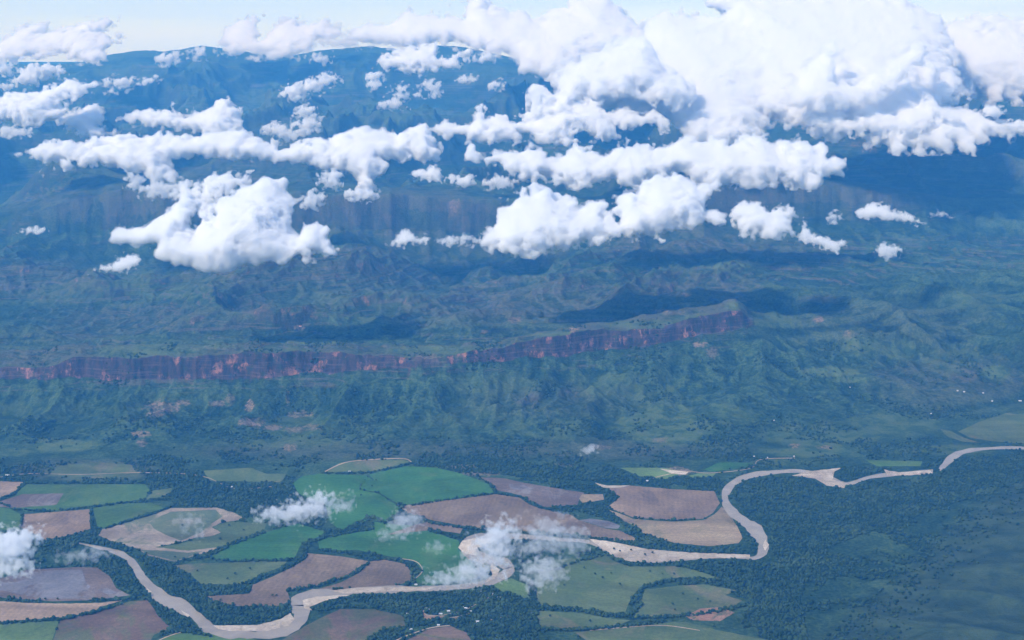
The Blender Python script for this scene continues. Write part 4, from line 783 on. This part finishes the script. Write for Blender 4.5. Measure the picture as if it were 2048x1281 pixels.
CLOUDS = [
 # label, base py (gives distance at cloud-base height) or metres if > 2000, puffs, density, rough, wisp, group
 ("big bright white heap cloud with a domed peak, left of the middle", 8600, [(520,410,48,44),(560,425,50,45),(470,450,66,42),(520,470,128,46),(430,492,92,34),(600,482,58,28),(638,475,26,30),(500,505,70,16),(372,428,26,28),(395,420,26,18),(300,468,64,16),(350,462,40,22)], B, .26, 0, G1),
 ("ragged white cloud just behind the shoulder of the big domed heap", 9600, [(440,378,46,20),(400,392,32,16),(478,366,16,12),(345,400,18,10)], S_, .6, .5, G1),
 ("long flat white cloud band crossing the left half, with a hanging middle lobe", 11500, [(110,300,45,9),(180,298,64,20),(260,293,70,28),(330,290,66,32),(400,290,66,28),(470,285,76,27),(540,295,66,24),(620,300,76,27),(700,298,84,30),(780,288,76,36),(832,292,40,38),(325,330,44,26),(735,340,34,28)], B, .5, .1, G1),
 ("wedge-shaped white cloud with one pointed tower above the long left band", 13500, [(290,235,48,8),(340,238,58,13),(400,245,66,20),(446,232,34,32),(462,262,38,28)], B, .5, .1, G1),
 ("long ragged white band right of centre with blue gaps along its bottom", 10800, [(952,312,13,18),(1005,314,40,11),(1055,312,56,18),(1100,332,56,24),(1160,330,66,28),(1230,335,74,34),(1320,322,74,40),(1400,315,74,42),(1480,315,74,42),(1555,328,56,40),(1600,320,46,36),(1642,335,34,26),(1150,358,36,14),(1520,360,36,16)], B, .55, .25, G1),
 ("large twin-humped white cloud right of centre", 8900, [(1090,430,64,42),(1150,440,66,38),(1050,460,56,32),(1000,472,36,20),(1182,428,44,26),(1250,445,58,28),(1330,408,64,48),(1378,402,56,40),(1292,420,54,38),(1405,437,44,16),(1100,475,70,18),(1320,445,84,20)], B, .5, .1, G1),
 ("round ragged cloud just right of the twin-humped one", 8900, [(1508,430,38,26),(1550,445,38,24),(1528,455,46,18),(1583,420,14,10)], S_, .6, .3, G1),
 ("torn trailing cloud scrap below right of the round ragged cloud", 8400, [(1608,472,24,13),(1652,488,36,9)], S_, .6, .5, G1),
 ("small low-domed cloud with a tail toward the right side", 9000, [(1755,420,36,13),(1780,430,40,8),(1818,437,14,7)], S_, .5, .2, G1),
 ("small round solitary cloud lowest on the right side", 8200, [(1778,503,21,12)], S_, .5, .3, G1),
 ("tiny puff between the round ragged cloud and the low-domed one", 9000, [(1670,435,12,11)], S_, .5, .2, G1),
 ("faint wisp farthest right at the level of the low-domed cloud", 9000, [(1885,429,20,6)], W_, .5, .5, G1),
 ("small peaked cloud in front of the dark far cliff", 8400, [(820,472,24,14),(795,483,20,6),(846,479,14,9)], S_, .5, .2, G1),
 ("small torn cloud between the peaked one and the twin-humped one", 8400, [(902,483,26,10),(948,482,10,8)], .014, .6, .5, G1),
 ("small slanted cloud below left of the big domed heap", 7900, [(218,533,30,8),(252,524,28,13)], S_, .5, .3, G1),
 ("tiny flat pill-shaped cloud near the left edge above the slopes", 8600, [(68,462,27,7)], S_, .4, .1, G1),
 ("small cloud under the right end of the long left band", 10800, [(855,348,32,15),(882,360,12,10)], S_, .5, .3, G1),
 ("pair of tiny puffs right of the small cloud under the long left band", 10600, [(906,360,12,9),(932,365,14,11)], S_, .5, .3, G1),
 ("soft small cloud beneath the left end of the ragged right band", 10600, [(1000,365,27,13)], .016, .5, .4, G1),
 ("tiny round cloud under the middle of the long left band", 10600, [(660,361,21,16)], S_, .5, .3, G1),
 ("small ragged cloud at the foot of the hanging lobe", 10200, [(725,390,27,12)], S_, .6, .4, G1),
 ("slanted shred at the right shoulder of the big domed heap", 9800, [(632,396,15,14),(618,408,12,8)], .018, .6, .5, G1),
 ("tiny puff under the left part of the long left band", 10800, [(268,362,14,15)], .016, .5, .3, G1),
 ("loose scraps between the long left band and the ragged cloud", 10500, [(315,380,28,14),(345,372,16,10)], .014, .6, .6, G1),
 ("broad white cloud bank at the left edge, upper part", 14500, [(60,210,66,27),(20,225,50,25),(110,190,48,20),(150,178,38,8),(80,236,40,8)], B, .55, .3, G1),
 ("white cloud with a trailing right tail next to the left bank", 13500, [(180,243,42,22),(213,262,30,8),(152,230,22,16)], S_, .6, .4, G1),
 ("faint scrap below the broad bank at the left edge", 12500, [(30,266,28,10)], .014, .6, .5, G1),
 ("small rounded cloud high at left, below the skyline bank", 17500, [(88,142,34,12),(55,158,24,10)], S_, .55, .3, G1),
 ("small cloud cut by the left edge below the skyline bank", 17500, [(5,140,16,14),(15,172,12,8)], S_, .6, .4, G1),
 ("small arched shred high at left before the mountain slope", 16500, [(248,166,22,9),(222,178,12,6)], .018, .6, .5, G1),
 ("tiny flat puff right of the arched shred", 16500, [(300,160,17,7)], .018, .5, .3, G1),
 ("small cloud hanging just below the skyline at left", 24000, [(336,118,16,13),(350,110,8,8)], .014, .6, .4, G1),
 ("faint shred below the highest left peak", 24000, [(402,104,12,12),(380,112,8,5)], .009, .6, .5, G1),
 ("tiny oval cloud just below the skyline saddle", 22000, [(640,118,25,8)], .016, .4, .1, G1),
 ("slanting chain of small puffs below the oval cloud", 16500, [(592,185,24,15),(628,172,20,10),(655,160,20,9)], S_, .6, .4, G1),
 ("small triangular puff in the upper left middle", 14800, [(612,222,18,10),(612,233,26,5)], S_, .5, .2, G1),
 ("torn cloud between the pointed tower and the triangular puff", 13800, [(580,268,34,10),(615,250,24,14),(550,256,20,8)], .014, .6, .6, G1),
 ("small upright puff high in the middle", 16800, [(750,152,13,10),(752,170,14,9)], .018, .55, .3, G1),
 ("hook-shaped shred below the upright puff", 15800, [(800,188,12,16),(782,208,20,9)], .018, .6, .4, G1),
 ("small twisted shred right of the hook-shaped one", 16500, [(855,166,14,8),(866,180,12,7),(840,188,10,5)], .014, .6, .5, G1),
 ("small slanted puff under the skyline middle", 17500, [(932,158,17,7)], .018, .55, .3, G1),
 ("small round puff right of the slanted puff", 16800, [(993,170,15,9)], .018, .55, .3, G1),
 ("white cloud lying across the skyline in the middle", 20500, [(800,118,34,14),(850,120,44,16),(885,126,24,8),(862,104,26,12)], S_, .55, .2, G1),
 ("small soft cloud just right of the one across the skyline", 20500, [(962,116,24,8)], .014, .5, .3, G1),
 ("long lumpy cloud bank in the centre above the ragged right band", 13200, [(900,255,28,12),(960,248,50,20),(1000,252,38,18),(1060,252,46,16),(1115,250,56,24),(1155,250,52,24),(1088,205,28,22),(1130,222,52,28),(1200,255,32,18),(1130,270,34,8)], B, .55, .2, G1),
 ("small puffs along the lower fringe of the great white mass", 13200, [(1265,245,30,14),(1310,250,20,10),(1355,240,28,14)], .016, .6, .5, G1),
 ("huge white cloud mass filling the upper right", 16500, [(1450,110,160,70),(1600,90,170,90),(1700,70,160,70),(1350,160,140,48),(1260,175,110,30),(1500,190,180,44),(1650,205,160,34),(1780,228,110,22),(1840,150,110,60),(1460,40,90,40),(1720,250,80,13),(1560,20,140,50),(1800,60,80,40),(1880,220,34,18)], .014, .75, .25, G1),
 ("lowest white ledge of the upper-right clouds, a ragged shelf along their bottom edge", 15500, [(1650,240,100,20)], .016, .55, .2, G1),
 ("diagonal white ridge of heaped cloud climbing to the upper right", 15800, [(1700,150,100,60)], .012, .75, .2, G1),
 ("swelling white heaps at the left shoulder of the huge upper-right mass", 15900, [(1250,180,100,60)], .014, .55, .1, G1),
 ("pale cloud bank reaching the right edge behind the huge mass", 21000, [(1950,130,90,56),(2040,110,90,50),(2000,175,80,20),(2100,160,80,30),(1900,180,60,22)], .014, .5, .2, G1),
 ("tiny round puff near the right edge under the huge mass", 13500, [(1984,224,20,11)], .016, .5, .3, G1),
 ("white cloud cut by the right edge", 12800, [(2045,256,40,13),(2085,256,30,14)], S_, .5, .1, G1),
 ("tiny puff between the ragged right band and the huge mass", 12600, [(1500,262,13,9)], .016, .5, .3, G1),
 ("towering white cloud bank rising over the skyline right of centre", 24500, [(1000,62,90,44),(950,25,34,40),(885,72,70,32),(815,84,46,22),(1100,98,100,42),(1060,60,60,44),(1180,60,80,56),(1200,115,110,38),(1130,30,50,30)], .012, .45, .1, G3),
 ("pale lumpy cloud bank on the skyline at far left", 26000, [(50,78,50,26),(108,82,50,28),(175,88,44,24),(215,66,26,14),(190,107,40,9),(10,104,50,16)], .013, .5, .35, G3),
 ("faint pale cloud pair on the skyline left of the middle", 30500, [(480,66,34,20),(568,72,40,28),(625,60,32,18),(560,98,60,16)], .008, .45, .35, G3),
 ("faint cloud trailing along the skyline ridge in the middle", 30500, [(690,84,40,11),(745,70,46,16)], .004, .45, .35, G3),
 # low scraps
 ("thickest low cloud scrap, floating over the green field left of centre", 4700, [(556,1026,44,13),(610,1020,44,16),(642,1006,28,20)], .0065, .55, .6, G2),
 ("small upright scrap beside the thickest low one", 4700, [(690,1006,15,18)], .003, .6, .7, G2),
 ("slanted thin scrap over the corner of the ploughed field", 4600, [(815,1046,32,18),(785,1066,30,9)], .0030, .6, .8, G2),
 ("very faint scrap above the green crop left of the river loop", 4500, [(872,1096,22,10)], .0020, .6, .8, G2),
 ("bright low scrap hanging over the river loop", 4500, [(1004,1076,30,24),(985,1100,36,20),(962,1128,36,13)], .0058, .6, .7, G2),
 ("low scrap lying along the river bank beneath the green crop", 4350, [(895,1158,44,13),(935,1148,36,16)], .0042, .6, .7, G2),
 ("veil of thin cloud right of the bright scrap over the river loop", 4500, [(1100,1066,34,24),(1135,1084,36,20),(1060,1088,26,18)], .0022, .6, .9, G2),
 ("soft round scrap over the head of the dark hedge", 4400, [(1090,1142,42,20),(1075,1160,26,12)], .0035, .6, .7, G2),
 ("white low cloud cut by the left edge beside the river woods", 4500, [(5,1100,50,34),(48,1082,26,16),(35,1128,38,14)], .0085, .6, .6, G2),
 ("thin low veil over the start of the river at left", 4450, [(145,1114,36,10),(190,1108,30,10)], .0022, .6, .8, G2),
 ("tiny scrap before the wooded slope right of the middle", 5800, [(1178,902,17,7)], .0045, .5, .6, G2),
 ("barely visible upright shred over the sandy field", 4600, [(396,1056,10,22),(372,1046,16,10)], .0018, .6, .9, G2),
]
ntot = 0
import time; t0 = time.time()
for lab, Y, E, dn, ro, wi, gr in CLOUDS:
    for kx, vx in OUT.items():
        if lab.startswith(kx): E = vx
    if gr != G2: Y = Y * (1.32 if Y < 14000 else 1.13 if lab[:6] in ('lowest', 'diagon', 'swelli') else 1.2 if Y < 18000 else 1.05 if Y < 28000 else 1)
    n = cloud(lab, Y, E, dn * (2.4 if gr == G2 else 1), ro, wi, group=gr, lean=2.6 if lab.startswith('huge') or gr == G3 else 1.3, depth=.7 if lab.startswith('huge') else 1.0) or 0; ntot += n
print("cloud faces", ntot, round(time.time() - t0, 1))

# ------------------------------------------------------------------ haze
def haze():
    bm = bmesh.new(); box(bm, -60000, 60000, -3000, 46000, -8, 4000)
    me = bpy.data.meshes.new("haze"); bm.to_mesh(me); bm.free()
    m = bpy.data.materials.new("haze"); m.use_nodes = True; t = m.node_tree; t.nodes.clear()
    o = t.nodes.new("ShaderNodeOutputMaterial"); v = t.nodes.new("ShaderNodeVolumePrincipled")
    v.inputs['Color'].default_value = (.08, .42, 1, 1); v.inputs['Absorption Color'].default_value = (1, 1, 1, 1)
    v.inputs['Density'].default_value = 3.5e-5; v.inputs['Density Attribute'].default_value = ""; v.inputs['Anisotropy'].default_value = 0.1
    t.links.new(v.outputs[0], o.inputs['Volume']); tag(link("haze", me, m), kind='stuff')
haze()
